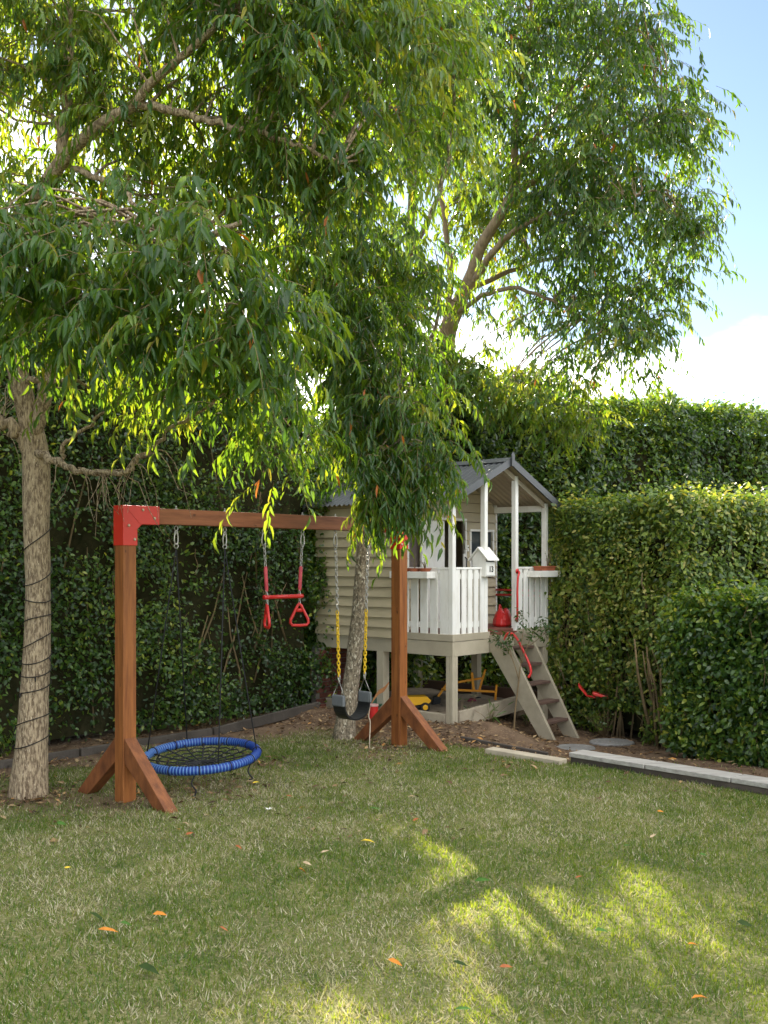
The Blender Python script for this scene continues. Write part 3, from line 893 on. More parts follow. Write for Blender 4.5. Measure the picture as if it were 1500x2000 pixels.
for k in range(44):
    t = rt.random()
    if k < 26:
        px, py, Y = np.interp(t, [0, .25, .5, .75, 1], [100, 165, 200, 250, 300]), np.interp(t, [0, .25, .5, .75, 1], [896, 918, 925, 915, 875]), 7.1
    else:
        px, py, Y = rt.uniform(-10, 110), rt.uniform(720, 860), 7.45
    ang = rt.uniform(-1.1, 1.1); Lp = rt.uniform(50, 130)
    q = [P(px, py, Y)]
    for j in range(1, 5):
        f_ = j / 4
        q.append(P(px + Lp * (math.sin(ang) * f_ * .9 + rt.normal() * .03), py + Lp * (.35 * f_ + .75 * f_ * f_) * rt.uniform(.7, 1.1) - 12 * math.sin(f_ * 3), Y - .15 * f_ * rt.random()))
    tw1.append((q, [.0042, .0036, .003, .0024, .0015]))
lob1 = [
    dict(poly=[(-120, 430), (120, 440), (330, 410), (500, 440), (560, 560), (540, 690), (470, 790), (400, 760), (330, 745), (200, 710), (90, 640), (-100, 600)], Y=5.9, D=.75, den=53.4, leaf=0.115, single=200, tint=-.02),
    dict(poly=[(-150, 90), (150, 130), (330, 230), (420, 330), (330, 420), (100, 430), (-120, 430)], Y=7.2, D=.9, den=29.8, leaf=0.101, tint=.12),
    dict(poly=[(-150, -200), (330, -200), (420, 60), (330, 200), (120, 140), (-150, 90)], Y=6.9, D=1.2, den=39.5, leaf=0.101, tint=.12),
    dict(poly=[(340, -180), (760, -180), (830, 60), (800, 280), (660, 400), (500, 360), (430, 200)], Y=6.7, D=.9, den=58.0, leaf=0.105, single=100, tint=.04),
    dict(poly=[(300, 180), (460, 200), (620, 330), (640, 500), (560, 540), (420, 470), (320, 330)], Y=7.6, D=.5, den=26, leaf=.105, tint=.06),
    dict(poly=[(-150, 600), (60, 620), (200, 690), (420, 760), (400, 810), (250, 800), (150, 730), (40, 680), (-120, 690)], Y=6.9, D=.5, den=20.3, leaf=0.101, tint=.1),
    dict(poly=[(450, 760), (560, 770), (620, 850), (540, 900), (480, 880)], Y=6.6, D=.3, den=35.5, leaf=0.101),
]
tree("big left tree with a tan bark trunk wound in dark wire and long drooping leaves", b1, trunk1, limbs1, lob1, MAT['bark_tan'], 301, tint=.03, twigs=tw1)

# middle tree: leaning mottled trunk between the belt swing and the cubby house
b2 = P(672, 1440, 9.96); b2.z = gz(b2.x, b2.y)
trunk2 = ([Vector((b2.x, b2.y, b2.z - .05))] + PP_([(673, 1425, 9.96), (678, 1385, 9.96), (690, 1300, 9.96), (700, 1200, 9.95), (708, 1100, 9.95), (716, 1020, 9.93), (728, 950, 9.9), (745, 870, 9.85), (766, 760, 9.7), (788, 630, 9.5), (800, 480, 9.3), (806, 320, 9.2), (800, 150, 9.2), (795, -50, 9.2)]),
          [.118, .105, .088, .075, .072, .07, .066, .063, .06, .055, .05, .042, .034, .026, .016])
limbs2 = [
    (PP_([(740, 890, 9.85), (700, 800, 9.4), (640, 700, 9.0), (580, 610, 8.7), (530, 540, 8.5)]), [.035, .03, .024, .018, .01]),
    (PP_([(762, 780, 9.7), (815, 710, 9.4), (850, 640, 9.2), (860, 560, 9.0)]), [.03, .024, .018, .01]),
    (PP_([(786, 640, 9.5), (730, 530, 9.0), (660, 430, 8.6), (600, 340, 8.4)]), [.034, .028, .02, .012]),
    (PP_([(798, 500, 9.3), (850, 400, 9.0), (880, 280, 8.9), (890, 120, 8.9)]), [.028, .022, .017, .01]),
    (PP_([(748, 860, 9.85), (765, 815, 9.2), (775, 815, 8.6), (782, 860, 8.15)]), [.022, .018, .014, .008]),
]
lob2 = [
    dict(poly=[(520, 400), (690, 400), (820, 330), (850, 470), (800, 620), (820, 740), (800, 820), (720, 830), (650, 760), (590, 640), (540, 540)], Y=8.5, D=.75, den=52.2, leaf=0.105, single=150, tint=.0),
    dict(poly=[(670, 790), (840, 770), (865, 880), (830, 940), (745, 960), (700, 930), (660, 850)], Y=8.1, D=.28, den=63.8, leaf=0.105, ns=9, slen=.3, rad=.15, single=150, droop=.75, tint=.02),
    dict(poly=[(700, -150), (900, -150), (930, 60), (890, 330), (800, 330), (720, 250)], Y=9.0, D=.9, den=52.2, tpl=TPL4, leaf=0.101, tint=.05),
    dict(poly=[(702, 950), (732, 945), (732, 1000), (712, 1005)], Y=8.05, D=.10, den=159.5, leaf=0.101, slen=.2, rad=.07, droop=1.1, tint=.14),
    dict(poly=[(752, 940), (812, 930), (812, 985), (765, 990)], Y=8.05, D=.12, den=145.0, leaf=0.101, slen=.22, rad=.08, droop=1.1),
    dict(poly=[(815, 930), (850, 925), (835, 965), (818, 970)], Y=8.05, D=.10, den=116.0, leaf=0.101, slen=.22, rad=.07, droop=1.0),
]
tree("slender middle tree with a leaning mottled trunk, its leaves hanging over the swing beam", b2, trunk2, limbs2, lob2, MAT['bark_spot'], 302, tint=.02)

# right tree: stands behind the cubby house, its round crown against the sky
b3 = Vector((.83, 14.6, 0)); b3.z = gz(b3.x, b3.y)
trunk3 = ([Vector((b3.x, b3.y, b3.z - .05))] + PP_([(864, 1200, 14.6), (864, 1000, 14.5), (864, 850, 14.4), (866, 730, 14.3), (874, 650, 14.2), (893, 600, 14.1), (920, 540, 13.9), (940, 480, 13.7), (990, 400, 13.4), (1008, 350, 13.3), (1005, 290, 13.2), (1012, 200, 13.1), (1032, 90, 13.0), (1040, -60, 13.0)]),
          [.2, .17, .155, .145, .14, .125, .105, .09, .075, .065, .055, .048, .04, .028, .015])
limbs3 = [
    (PP_([(868, 670, 14.25), (878, 600, 14.1), (878, 520, 13.9), (868, 430, 13.7), (850, 320, 13.5), (860, 180, 13.3)]), [.058, .05, .042, .034, .026, .015]),
    (PP_([(915, 560, 13.95), (960, 495, 13.5), (1000, 455, 13.2), (1060, 425, 12.9), (1130, 410, 12.6), (1220, 385, 12.3), (1300, 370, 12.1)]), [.052, .045, .04, .034, .026, .018, .010]),
    (PP_([(890, 615, 14.1), (930, 585, 13.8), (1000, 560, 13.5), (1080, 590, 13.2), (1150, 630, 13.0), (1210, 670, 12.9)]), [.04, .034, .028, .022, .016, .009]),
    (PP_([(995, 385, 13.4), (1060, 342, 13.1), (1130, 300, 12.9), (1220, 250, 12.6), (1300, 220, 12.4)]), [.05, .04, .032, .022, .012]),
    (PP_([(1008, 330, 13.3), (1080, 220, 13.2), (1150, 130, 13.1), (1210, 50, 13.0)]), [.04, .032, .024, .014]),
    (PP_([(905, 570, 14.0), (980, 535, 14.1), (1060, 510, 14.3), (1150, 490, 14.5)]), [.04, .034, .026, .014]),
]
lob3 = [
    dict(poly=[(850, -80), (1180, -80), (1275, 70), (1320, 190), (1350, 280), (1310, 350), (1365, 420), (1330, 520), (1330, 560), (1240, 600), (1140, 590), (1070, 540), (1040, 440), (1050, 330), (960, 250), (840, 250)], Y=12.8, D=1.9, den=34.8, leaf=0.113, ns=9, K=12, rad=.26, slen=.42, tpl=TPL4, single=300, ratio=.24, tint=-.10),
    dict(poly=[(1010, 600), (1130, 600), (1270, 615), (1285, 690), (1245, 750), (1120, 750), (1040, 680)], Y=12.6, D=.8, den=20.3, leaf=0.109, rad=.22, slen=.36, tpl=TPL4),
    dict(poly=[(1290, 190), (1385, 235), (1390, 262), (1300, 260)], Y=12.5, D=.25, den=40.6, leaf=0.109, rad=.15, slen=.32, tpl=TPL4),
    dict(poly=[(1290, 400), (1385, 395), (1380, 430), (1300, 450)], Y=12.5, D=.25, den=40.6, leaf=0.109, rad=.15, slen=.32, tpl=TPL4),
    dict(poly=[(1240, 600), (1300, 590), (1330, 600), (1270, 660)], Y=12.6, D=.25, den=33.1, leaf=0.109, rad=.15, slen=.34, tpl=TPL4),
    dict(poly=[(850, 270), (960, 270), (1040, 350), (1030, 540), (960, 520), (860, 470)], Y=14.3, D=.5, den=24, leaf=.115, rad=.28, slen=.42, tpl=TPL4, tint=.05),
    dict(poly=[(870, 500), (960, 540), (1060, 600), (1040, 690), (960, 680), (880, 600)], Y=13.6, D=.6, den=9, leaf=.11, rad=.3, slen=.4, tpl=TPL4, tint=.15),
    dict(poly=[(600, 530), (860, 530), (860, 690), (760, 690), (700, 610), (600, 600)], Y=13.2, D=.6, den=23.2, leaf=0.109, rad=.25, slen=.4, tpl=TPL4),  # hidden low bough, added to block sun on the near lawn
    dict(poly=[(870, 690), (1000, 710), (1100, 740), (1165, 770), (1160, 830), (1090, 840), (1000, 800), (960, 800), (890, 770)], Y=13.0, D=.5, den=33.1, leaf=0.109, rad=.2, slen=.36, tpl=TPL4, tint=.28),  # leaf tint raised to yellow to imitate backlighting by the sun
]
tree("tall right tree behind the cubby house, its round crown standing out against the sky", b3, trunk3, limbs3, lob3, MAT['bark_grey'], 303)
# ------------------------------------------------------------------ swing set
SROT = math.atan2(2.25, 1.986)
SO = Vector((-1.843, 7.30, 0))
def S(x, y, z=0.0):
    c, s = math.cos(SROT), math.sin(SROT)
    return Vector((SO.x + c * x - s * y, SO.y + s * x + c * y, z))
sw = empty("swing_set", SO, SROT, "stained timber swing frame with red corner brackets standing on the lawn", "swing set")
LB = 3.0
for xp in (0.0, LB):
    g = gz(*S(xp, 0).xy)
    MB().box((xp - .054, -.054, g - .06), (xp + .054, .054, 2.088)).build("post", MAT['pine'], sw, bevel=.005)
    for sy in (-1, 1):
        e_ = S(xp, sy * .52); gg = gz(e_.x, e_.y)
        b_ = MB()
        # a brace: mitred against the post above and cut level with the ground below
        y0, y1 = sy * .056, sy * .50
        poly = [(y0, .46), (y1 + sy * .06, gg - .01), (y1 - sy * .055, gg - .03), (y0, .285)]
        b_.prism(poly, 'x', xp - .048, xp + .048).build("brace", MAT['pine_dark'], sw, bevel=.004)
MB().box((.056, -.046, 1.982), (LB - .056, .046, 2.098)).build("beam", MAT['pine_h'], sw, bevel=.004)
for xp, sg in ((0, 1), (LB, -1)):
    def X(q): return xp + sg * q
    poly = [(X(-.060), 2.110), (X(.250), 2.110), (X(.250), 1.976), (X(.098), 1.976), (X(.060), 1.940), (X(.060), 1.824), (X(-.060), 1.824)]
    br = MB().prism(poly, 'y', -.0605, .0605).build("bracket", MAT['red'], sw, bevel=.003)
    for bx, bz in ((.105, 2.080), (.205, 2.022), (-.015, 1.966), (.035, 1.868)):
        MB().lathe([(.011, -.0605), (.011, -.066), (.006, -.070)], (X(bx), 0, bz), 8, 'y').build("bolt", MAT['bolt'], br)
    MB().bar((X(-.03), -.0612, 2.09), (X(.075), -.0612, 1.985), .003, .0025, (0, 1, 0)).build("crease", MAT['red'], br)
HOOKX = [.148 * LB, .303 * LB, .438 * LB, .583 * LB, .715 * LB, .856 * LB]
for hx in HOOKX:
    b_ = MB()
    b_.tube([(hx, 0, 2.125), (hx, 0, 1.975)], .006, 6)
    b_.lathe([(.013, 2.098), (.013, 2.104)], (hx, 0, 0), 8)
    b_.tube([(hx + .016 * math.cos(t), 0, 1.958 + .018 * math.sin(t)) for t in np.linspace(0, 2 * math.pi, 10, endpoint=False)], .0045, 5, closed=True)
    b_.build("eye_bolt", MAT['steel'], sw, smooth=True)

def carabiner(b_, top, length=.10, w=.032, r=.0055, tilt=0.0):
    """pear shaped snap hook hanging from top"""
    t = Vector(top); pts = []
    for a_, z_ in ((0, 0), (.28, -.06), (.45, -.4), (.5, -.72), (.32, -.95), (0, -1), (-.32, -.95), (-.5, -.72), (-.45, -.4), (-.28, -.06)):
        pts.append(t + Vector((math.cos(SROT) * a_ * w * 1.1, math.sin(SROT) * a_ * w * 1.1, z_ * length)))
    b_.tube(pts, r, 6, closed=True)
    b_.tube([pts[1], pts[8]], r * .7, 5)

def chain(b_, p0, p1, pitch=.029, ln=.040, w=.020, r=.0036, start=0):
    p0, p1 = Vector(p0), Vector(p1)
    d = (p1 - p0); L_ = d.length; d.normalize()
    n = max(2, int(L_ / pitch))
    u = d.cross(Vector((.7, .7, .1))).normalized(); v = d.cross(u)
    for i in range(n):
        c = p0 + d * (L_ * (i + .5) / n)
        a_ = .5 + (math.pi / 2 if (i + start) % 2 else 0) + .25 * math.sin(i * .37)
        s_ = u * math.cos(a_) + v * math.sin(a_)
        pts = []
        for k in range(10):
            t = 2 * math.pi * k / 10
            ca, sa = math.cos(t), math.sin(t)
            pts.append(c + d * ((ln - w) / 2 * (1 if ca > 0 else -1) * (abs(ca) > .05) + ca * w / 2) + s_ * sa * w / 2)
        b_.tube(pts, r, 5, closed=True)

# --- round nest swing
nc = S(HOOKX[0] * .5 + HOOKX[1] * .5, 0, .232)
ns = empty("nest_swing", nc, 0, "round nest swing with a striped blue rim and black rope net hanging low", "swing")
R_ = .425
tilt = Matrix.Rotation(math.radians(4.5), 3, 'X') @ Matrix.Rotation(math.radians(-2.0), 3, 'Y')
def ringp(a_, r, z=0): return tilt @ Vector((r * math.cos(a_), r * math.sin(a_), z))
b_ = MB(); nseg, nr = 336, 10
vs, fs, ms = [], [], []
for i in range(nseg):
    a_ = 2 * math.pi * i / nseg
    rr = .0315 + (.0026 if i % 3 == 0 else 0)
    for j in range(nr):
        t = 2 * math.pi * j / nr
        vs.append(ringp(a_, R_ + rr * math.cos(t), rr * math.sin(t)))
for i in range(nseg):
    for j in range(nr):
        fs.append((i * nr + j, i * nr + (j + 1) % nr, ((i + 1) % nseg) * nr + (j + 1) % nr, ((i + 1) % nseg) * nr + j))
b_.add(vs, fs)
b_.m = [1 if (k // nr) % 3 == 0 else 0 for k in range(len(fs))]
rim = b_.build("rim", [MAT['blue'], MAT['bluestripe']], ns, smooth=True)
for k in range(12):          # black ties round the rim
    a_ = 2 * math.pi * (k + .3) / 12
    pts = [ringp(a_, R_ + .035 * math.cos(t), .035 * math.sin(t)) for t in np.linspace(0, 2 * math.pi, 10, endpoint=False)]
    MB().tube(pts, .004, 5, closed=True).build("rope_tie", MAT['blackrope'], rim, smooth=True)
b_ = MB()
def sag(r): return -.055 * (1 - (r / R_) ** 2)
for k in range(16):
    a_ = 2 * math.pi * (k + .3) / 16
    b_.tube([ringp(a_, r, sag(r) + .002 * (k % 2)) for r in (.0, .1, .2, .3, R_ - .03)], .0058, 5)
for q, r in enumerate((.06, .12, .19, .26, .33)):
    pts = []
    for k in range(32):
        a_ = 2 * math.pi * (k + .6) / 32
        rr = r * (1.0 if k % 2 else .93)
        pts.append(ringp(a_, rr, sag(rr)))
    b_.tube(pts, .0052, 5, closed=True)
b_.build("net", MAT['blackrope'], ns, smooth=True, kind='stuff')
tops = [S(HOOKX[0], 0, 1.942), S(HOOKX[1], 0, 1.942)]
for hp in tops:
    b_ = MB(); carabiner(b_, hp - nc, .105)
    b_.tube([hp - nc + Vector((0, 0, -.10 - .016 + .018 * math.sin(t) )) + Vector((.013 * math.cos(t), .013 * math.cos(t), 0)) for t in np.linspace(0, 2 * math.pi, 8, endpoint=False)], .0045, 5, closed=True)
    b_.build("carabiner", MAT['steel'], ns, smooth=True)
for hp, angs in ((tops[0], (2.75, 1.75)), (tops[1], (-.25, -1.35))):
    for a_ in angs:
        p0 = hp - nc + Vector((0, 0, -.13)); p1 = ringp(a_ + SROT * .3, R_, .03)
        MB().tube([p0, p0.lerp(p1, .5) + Vector((0, 0, -.01)), p1], .0048, 6).build("rope", MAT['blackrope'], ns, smooth=True)
for a_, L_ in ((-1.5, .15), (-.35, .10), (2.6, .12)):
    p = ringp(a_, R_, -.03)
    MB().tube(smooth_path([p, p + Vector((-.02, -.02, -.06)), p + Vector((.015, -.03, -.11)), p + Vector((-.01, -.03, -L_ - .02))]), .006, 5).build("rope_tail", MAT['blackrope'], ns, smooth=True)

# --- trapeze with two triangular rings
tc_ = S((HOOKX[2] + HOOKX[3]) / 2, 0, 1.42)
tz = empty("trapeze", tc_, SROT, "red trapeze bar with two triangular hand rings on short chains", "trapeze")
hl = (HOOKX[3] - HOOKX[2]) / 2
bw = .182
for sg in (-1, 1):
    x_t, x_b = sg * hl, sg * bw
    def loc(z):                                   # down the slanting hanger, z above the bar
        f_ = (z) / (1.942 - 1.42); return Vector((x_b + (x_t - x_b) * f_, 0, z))
    b_ = MB()
    pts = []
    for a_, z_ in ((0, 0), (.28, -.06), (.45, -.4), (.5, -.72), (.32, -.95), (0, -1), (-.32, -.95), (-.5, -.72), (-.45, -.4), (-.28, -.06)):
        pts.append(loc(.522) + Vector((a_ * .042, 0, z_ * .105)))
    b_.tube(pts, .006, 6, closed=True)
    b_.build("carabiner", MAT['steel'], tz, smooth=True)
    b_ = MB(); chain(b_, loc(.425), loc(.245)); chain(b_, loc(.06), loc(.0), start=1)
    b_.build("chain", MAT['steel'], tz, smooth=True, kind='stuff')
    MB().tube([loc(.25), loc(.235), loc(.06), loc(.045)], [.010, .0155, .0145, .010], 8).build("chain_sleeve", MAT['pinkred'], tz, smooth=True)
    # ring
    b_ = MB(); chain(b_, (x_b, 0, -.005), (x_b, 0, -.075), start=1)
    b_.build("chain", MAT['steel'], tz, smooth=True, kind='stuff')
    turn = Matrix.Rotation(math.radians(62 if sg < 0 else -30), 3, 'Z')
    tri = [(0, -.062), (.013, -.075), (.074, -.195), (.078, -.222), (.062, -.243), (0, -.246), (-.062, -.243), (-.078, -.222), (-.074, -.195), (-.013, -.075)]
    pts = [turn @ Vector((a_, 0, z_)) + Vector((x_b, 0, 0)) for a_, z_ in tri]
    b_ = MB().tube(pts, .0125, 8, closed=True)
    b_.bar(turn @ Vector((-.025, 0, -.118)) + Vector((x_b, 0, 0)), turn @ Vector((.025, 0, -.118)) + Vector((x_b, 0, 0)), .016, .03)
    b_.build("hand_ring", MAT['redplastic'], tz, smooth=True)
MB().lathe([(.012, -bw - .035), (.019, -bw - .033), (.019, -bw + .02), (.0165, -bw + .022), (.0165, bw - .022), (.019, bw - .02), (.019, bw + .033), (.012, bw + .035)], (0, 0, 0), 12, 'x').build("bar", MAT['redplastic'], tz, smooth=True)

# --- belt swing
bc = S((HOOKX[4] + HOOKX[5]) / 2, 0, .31)
bs = empty("belt_swing", bc, SROT, "black belt swing seat on yellow sleeved chains in front of the leaning trunk", "swing")
hl = (HOOKX[5] - HOOKX[4]) / 2
zt = 1.942 - .31
se = .165                       # half width of the seat at its ends
for sg in (-1, 1):
    def loc(z):
        f_ = (z - .37) / (zt - .37); return Vector((sg * (se + (hl - se) * f_), 0, z))
    b_ = MB()
    pts = []
    for a_, z_ in ((0, 0), (.28, -.06), (.45, -.4), (.5, -.72), (.32, -.95), (0, -1), (-.32, -.95), (-.5, -.72), (-.45, -.4), (-.28, -.06)):
        pts.append(loc(zt) + Vector((a_ * .042, 0, z_ * .105)))
    b_.tube(pts, .006, 6, closed=True); b_.build("carabiner", MAT['steel'], bs, smooth=True)
    b_ = MB(); chain(b_, loc(zt - .095), loc(.96), w=.022, r=.0042); chain(b_, loc(.40), loc(.35), w=.022, r=.0042)
    b_.build("chain", MAT['steel'], bs, smooth=True, kind='stuff')
    b_ = MB(); chain(b_, loc(.965), loc(.40), pitch=.031, ln=.044, w=.023, r=.0054)
    b_.build("yellow_chain", MAT['yellowchain'], bs, smooth=True, kind='stuff')
    a0 = loc(.355)
    b_ = MB().tube([a0, a0 + Vector((sg * .005, .068, -.125)), a0 + Vector((sg * .005, -.068, -.125))], .0048, 6, closed=True)
    b_.build("triangle_hanger", MAT['steel'], bs, smooth=True)
    e_ = a0 + Vector((sg * .006, 0, -.165))
    MB().box((e_.x - .018, -.072, e_.z - .055), (e_.x + .018, .072, e_.z + .045)).build("seat_clamp", MAT['greyplastic'], bs, bevel=.012)
prof = []
for k in range(21):
    t = math.pi * k / 20
    prof.append((-math.cos(t) * (se + .004) * (1 if abs(math.cos(t)) < .98 else 1), .175 - .175 * math.sin(t) ** .75 if 0 < k < 20 else .21))
pin = [(x * .93, z + .014) for x, z in prof]
b_ = MB()
for i in range(20):
    q = [prof[i], prof[i + 1], pin[i + 1], pin[i]]
    b_.prism(q, 'y', -.07, .07)
b_.build("belt_seat", MAT['blackrubber'], bs)

# --- a loose pale cord by the seat
cp = P(722, 1420, 9.3); cp.z = gz(cp.x, cp.y) + .012
cord = MB().tube(smooth_path([P(721, 1358, 9.32), P(722, 1380, 9.3), P(720, 1400, 9.3), P(723, 1412, 9.3), cp, cp + Vector((.04, .03, .0))]), .0055, 6).build("cord", MAT['rope_pale'], None, smooth=True)
tag(cord, "thin pale cord hanging beside the black belt swing seat down to the soil", "cord")

# ------------------------------------------------------------------ dark wire of fairy lights on the left trunk
wp = []
def trunk_at(z):
    pr = [(1520, 58, 36), (1450, 62, 30), (1350, 68, 26.5), (1250, 72, 24.5), (1150, 74, 24), (1000, 71, 24.5), (900, 69, 25)]
    ys_ = [q[0] for q in pr][::-1]
    return None
zs = [.09, .24, .42, .55, .66, .76, .86, .98, 1.14, 1.30, 1.43, 1.56]
tz_pts, tz_r = smooth_path(*trunk1, sub=5)
tz_z = np.array([p.z for p in tz_pts[:45]])
def trunk_c(z):
    c = Vector((float(np.interp(z, tz_z, [p.x for p in tz_pts[:45]])), float(np.interp(z, tz_z, [p.y for p in tz_pts[:45]])), z))
    return c, float(np.interp(z, tz_z, tz_r[:45]))
nturn = 10
for k in range(nturn * 20 + 1):
    t = k / 20.0
    zz = np.interp(t, np.arange(12), [.36, .40, .60, .82, .92, 1.02, 1.16, 1.34, 1.46, 1.62, 1.95, 2.1])
    zz += .018 * math.sin(2 * math.pi * t + .8 * math.sin(t * 2.3)) + .02 * math.sin(t * 7.7)
    c, r = trunk_c(zz)
    a_ = 2 * math.pi * t
    wp.append(c + Vector((math.cos(a_), math.sin(a_), 0)) * (r * 1.05 + .006))
fl = empty("string_lights", b1, 0, "dark wire of small fairy lights wound round the left tan trunk", "string lights")
MB().tube([p - b1 for p in wp], .0042, 5).build("wire", MAT['wire'], fl, smooth=True)
for k in range(7, len(wp), 23):
    d_ = (wp[k] - trunk_c(wp[k].z)[0]); d_.z = 0; d_.normalize()
    MB().tube([wp[k] - b1, wp[k] - b1 + d_ * .012 + Vector((0, 0, -.018)), wp[k] - b1 + d_ * .014 + Vector((0, 0, -.034))], [.006, .006, .003], 6).build("light_bulb", MAT['wire'], fl, smooth=True)
# ------------------------------------------------------------------ cubby house (own axes: x along the gable front, y towards the back, z up)
W, PD, LEN = 1.86, .77, 2.02
FZ, SK0, SK1 = .95, .709, .94
ph = empty("playhouse", HO, HROT, "small raised taupe weatherboard cubby house with white porch and grey metal roof", "cubby house")
def hb(lo, hi, name, mat, par=ph, bevel=.003): return MB().box(lo, hi).build(name, mat, par, bevel=bevel)
RZ, PITCH = 2.84, .457
def roof_under(x): return RZ - .035 - PITCH * abs(x - W / 2)

# stumps
for sx, sy, w in ((.045, .045, .088), (.05, 1.02, .10), (W - .05, .05, .09), (W - .05, 1.02, .09), (.05, LEN - .06, .09), (W - .05, LEN - .06, .09)):
    g = gz(*H(sx, sy).xy)
    if (sx, sy) == (.045, .045):
        b_ = MB()
        for ax, ay in ((0, 0), (.047, 0), (0, .047), (.047, .047)): b_.box((sx - .045 + ax, sy - .045 + ay, g - .05), (sx - .001 + ax, sy - .001 + ay, SK0))
        b_.build("stump", MAT['taupe_trim'], ph, bevel=.004)
    else:
        hb((sx - w / 2, sy - w / 2, g - .05), (sx + w / 2, sy + w / 2, SK0), "stump", MAT['taupe_trim'])
# fascia round the floor frame
hb((-.002, -.002, SK0), (.030, LEN, .862), "fascia_board", MAT['taupe_trim']); hb((-.008, PD * 0 - .008, .866), (.030, PD + .02, SK1), "fascia_board", MAT['taupe_trim'])
hb((.032, -.002, SK0), (W, .030, .862), "fascia_board", MAT['taupe_trim']); hb((.032, -.008, .866), (.66, .028, SK1), "fascia_board", MAT['taupe_trim'])
hb((1.19, -.008, .866), (W, .028, SK1), "fascia_board", MAT['taupe_trim'])
hb((.66, -.004, .866), (1.19, .026, .925), "deck_edge", MAT['deck'])
hb((W - .03, .034, SK0), (W, LEN, SK1 - .012), "fascia_board", MAT['taupe_trim']); hb((.034, LEN - .03, SK0), (W - .034, LEN, SK1 - .012), "fascia_board", MAT['taupe_trim'])
# floor: deck boards on the porch, one sheet inside
y = .033
while y + .088 < PD:
    hb((.034, y, .926), (W - .002, y + .088, FZ), "deck_board", MAT['deck']); y += .0925
hb((.034, PD + .004, .926), (W - .034, LEN - .034, FZ - .003), "floor_sheet", MAT['inner'], bevel=0)

# weatherboards
def wboard(bl, br_, tl, tr, nrm):
    n_ = Vector(nrm)
    vs = [Vector(bl), Vector(br_), Vector(tr), Vector(tl), Vector(bl) + n_ * .030, Vector(br_) + n_ * .030, Vector(tr) + n_ * .006, Vector(tl) + n_ * .006]
    return MB().add(vs, [(0, 1, 2, 3), (7, 6, 5, 4), (0, 4, 5, 1), (1, 5, 6, 2), (2, 6, 7, 3), (3, 7, 4, 0)]).build("weatherboard", MAT['taupe'], ph)
BH = .112
z = .866
while z < 2.39:
    h = min(BH - .005, 2.40 - z)
    wboard((.001, PD, z), (.001, LEN, z), (.001, PD, z + h), (.001, LEN, z + h), (-1, 0, 0))
    z += BH
# front wall with a door and two windows: openings as (x0,x1,z0,z1)
OP = [(.175, .385, 1.555, 2.075), (.76, 1.215, .95, 2.19), (1.335, 1.775, 1.56, 2.07)]
z = .952
while z < 2.80:
    z1 = z + BH - .005
    def span(zz): q = (RZ - .045 - zz) / PITCH; return max(.005, W / 2 - q), min(W - .005, W / 2 + q)
    xa, xb = span(z); xc, xd = span(min(z1, RZ - .046))
    cuts = sorted([o_ for o_ in OP if o_[2] < z1 - .02 and o_[3] > z + .02])
    segs, cur = [], xa
    for o_ in cuts:
        segs.append((cur, o_[0])); cur = o_[1]
    segs.append((cur, xb))
    for q, (s0, s1) in enumerate(segs):
        if s1 - s0 < .03: continue
        t0 = xc if q == 0 else s0; t1 = xd if q == len(segs) - 1 else s1
        wboard((s0, PD - .001, z), (s1, PD - .001, z), (t0, PD - .001, min(z1, RZ - .046)), (t1, PD - .001, min(z1, RZ - .046)), (0, -1, 0))
    z += BH
# linings behind the boards
hb((.002, PD + .002, FZ), (.028, LEN - .03, 2.39), "wall_lining", MAT['inner'], bevel=0)
hb((W - .028, PD + .002, FZ), (W - .002, LEN - .03, 2.39), "wall_lining", MAT['taupe'], bevel=0)
for x0, x1, z0, z1 in ((.030, .175, FZ, 2.39), (.175, .385, FZ, 1.555), (.175, .385, 2.075, 2.39), (.385, .76, FZ, 2.39), (.76, 1.215, 2.19, 2.39), (1.215, 1.335, FZ, 2.39), (1.335, 1.775, FZ, 1.56), (1.335, 1.775, 2.07, 2.39), (1.775, W - .030, FZ, 2.39)):
    hb((x0, PD + .001, z0), (x1, PD + .024, z1), "wall_lining", MAT['inner'], bevel=0)
MB().prism([(.03, 2.392), (W - .03, 2.392), (W / 2, RZ - .05)], 'y', PD + .001, PD + .024).build("gable_lining", MAT['inner'], ph)
for x0, x1, z0, z1 in ((.03, .9, FZ, 2.39), (1.45, W - .03, FZ, 2.39), (.9, 1.45, FZ, 1.5), (.9, 1.45, 2.1, 2.39)):
    hb((x0, LEN - .028, z0), (x1, LEN - .002, z1), "wall_lining", MAT['inner'], bevel=0)
MB().prism([(.03, 2.392), (W - .03, 2.392), (W / 2, RZ - .05)], 'y', LEN - .026, LEN - .002).build("gable_lining", MAT['inner'], ph)
# corner trims
hb((W - .012, PD - .024, FZ), (W + .012, PD + .02, 2.40), "corner_trim", MAT['white'])
hb((-.022, PD - .022, FZ - .08), (.012, PD + .012, 2.40), "corner_trim", MAT['taupe_trim'])

def frame(o_, t=.026, d=.03, sill=True, mat=MAT['white']):
    x0, x1, z0, z1 = o_
    b_ = MB()
    b_.box((x0 - t, PD - d, z0), (x0, PD + .02, z1)); b_.box((x1, PD - d, z0), (x1 + t, PD + .02, z1)); b_.box((x0 - t, PD - d - .002, z1), (x1 + t, PD + .02, z1 + t))
    if sill: b_.box((x0 - t - .01, PD - d - .012, z0 - t), (x1 + t + .01, PD + .02, z0))
    return b_.build("window_frame" if sill else "door_frame", mat, ph, bevel=.002)
# left window with a brown blind
f1 = frame(OP[0])
MB().box((OP[0][0] + .002, PD - .004, OP[0][2] + .002), (OP[0][1] - .002, PD + .004, OP[0][3] - .002)).build("blind", MAT['brownblind'], f1)
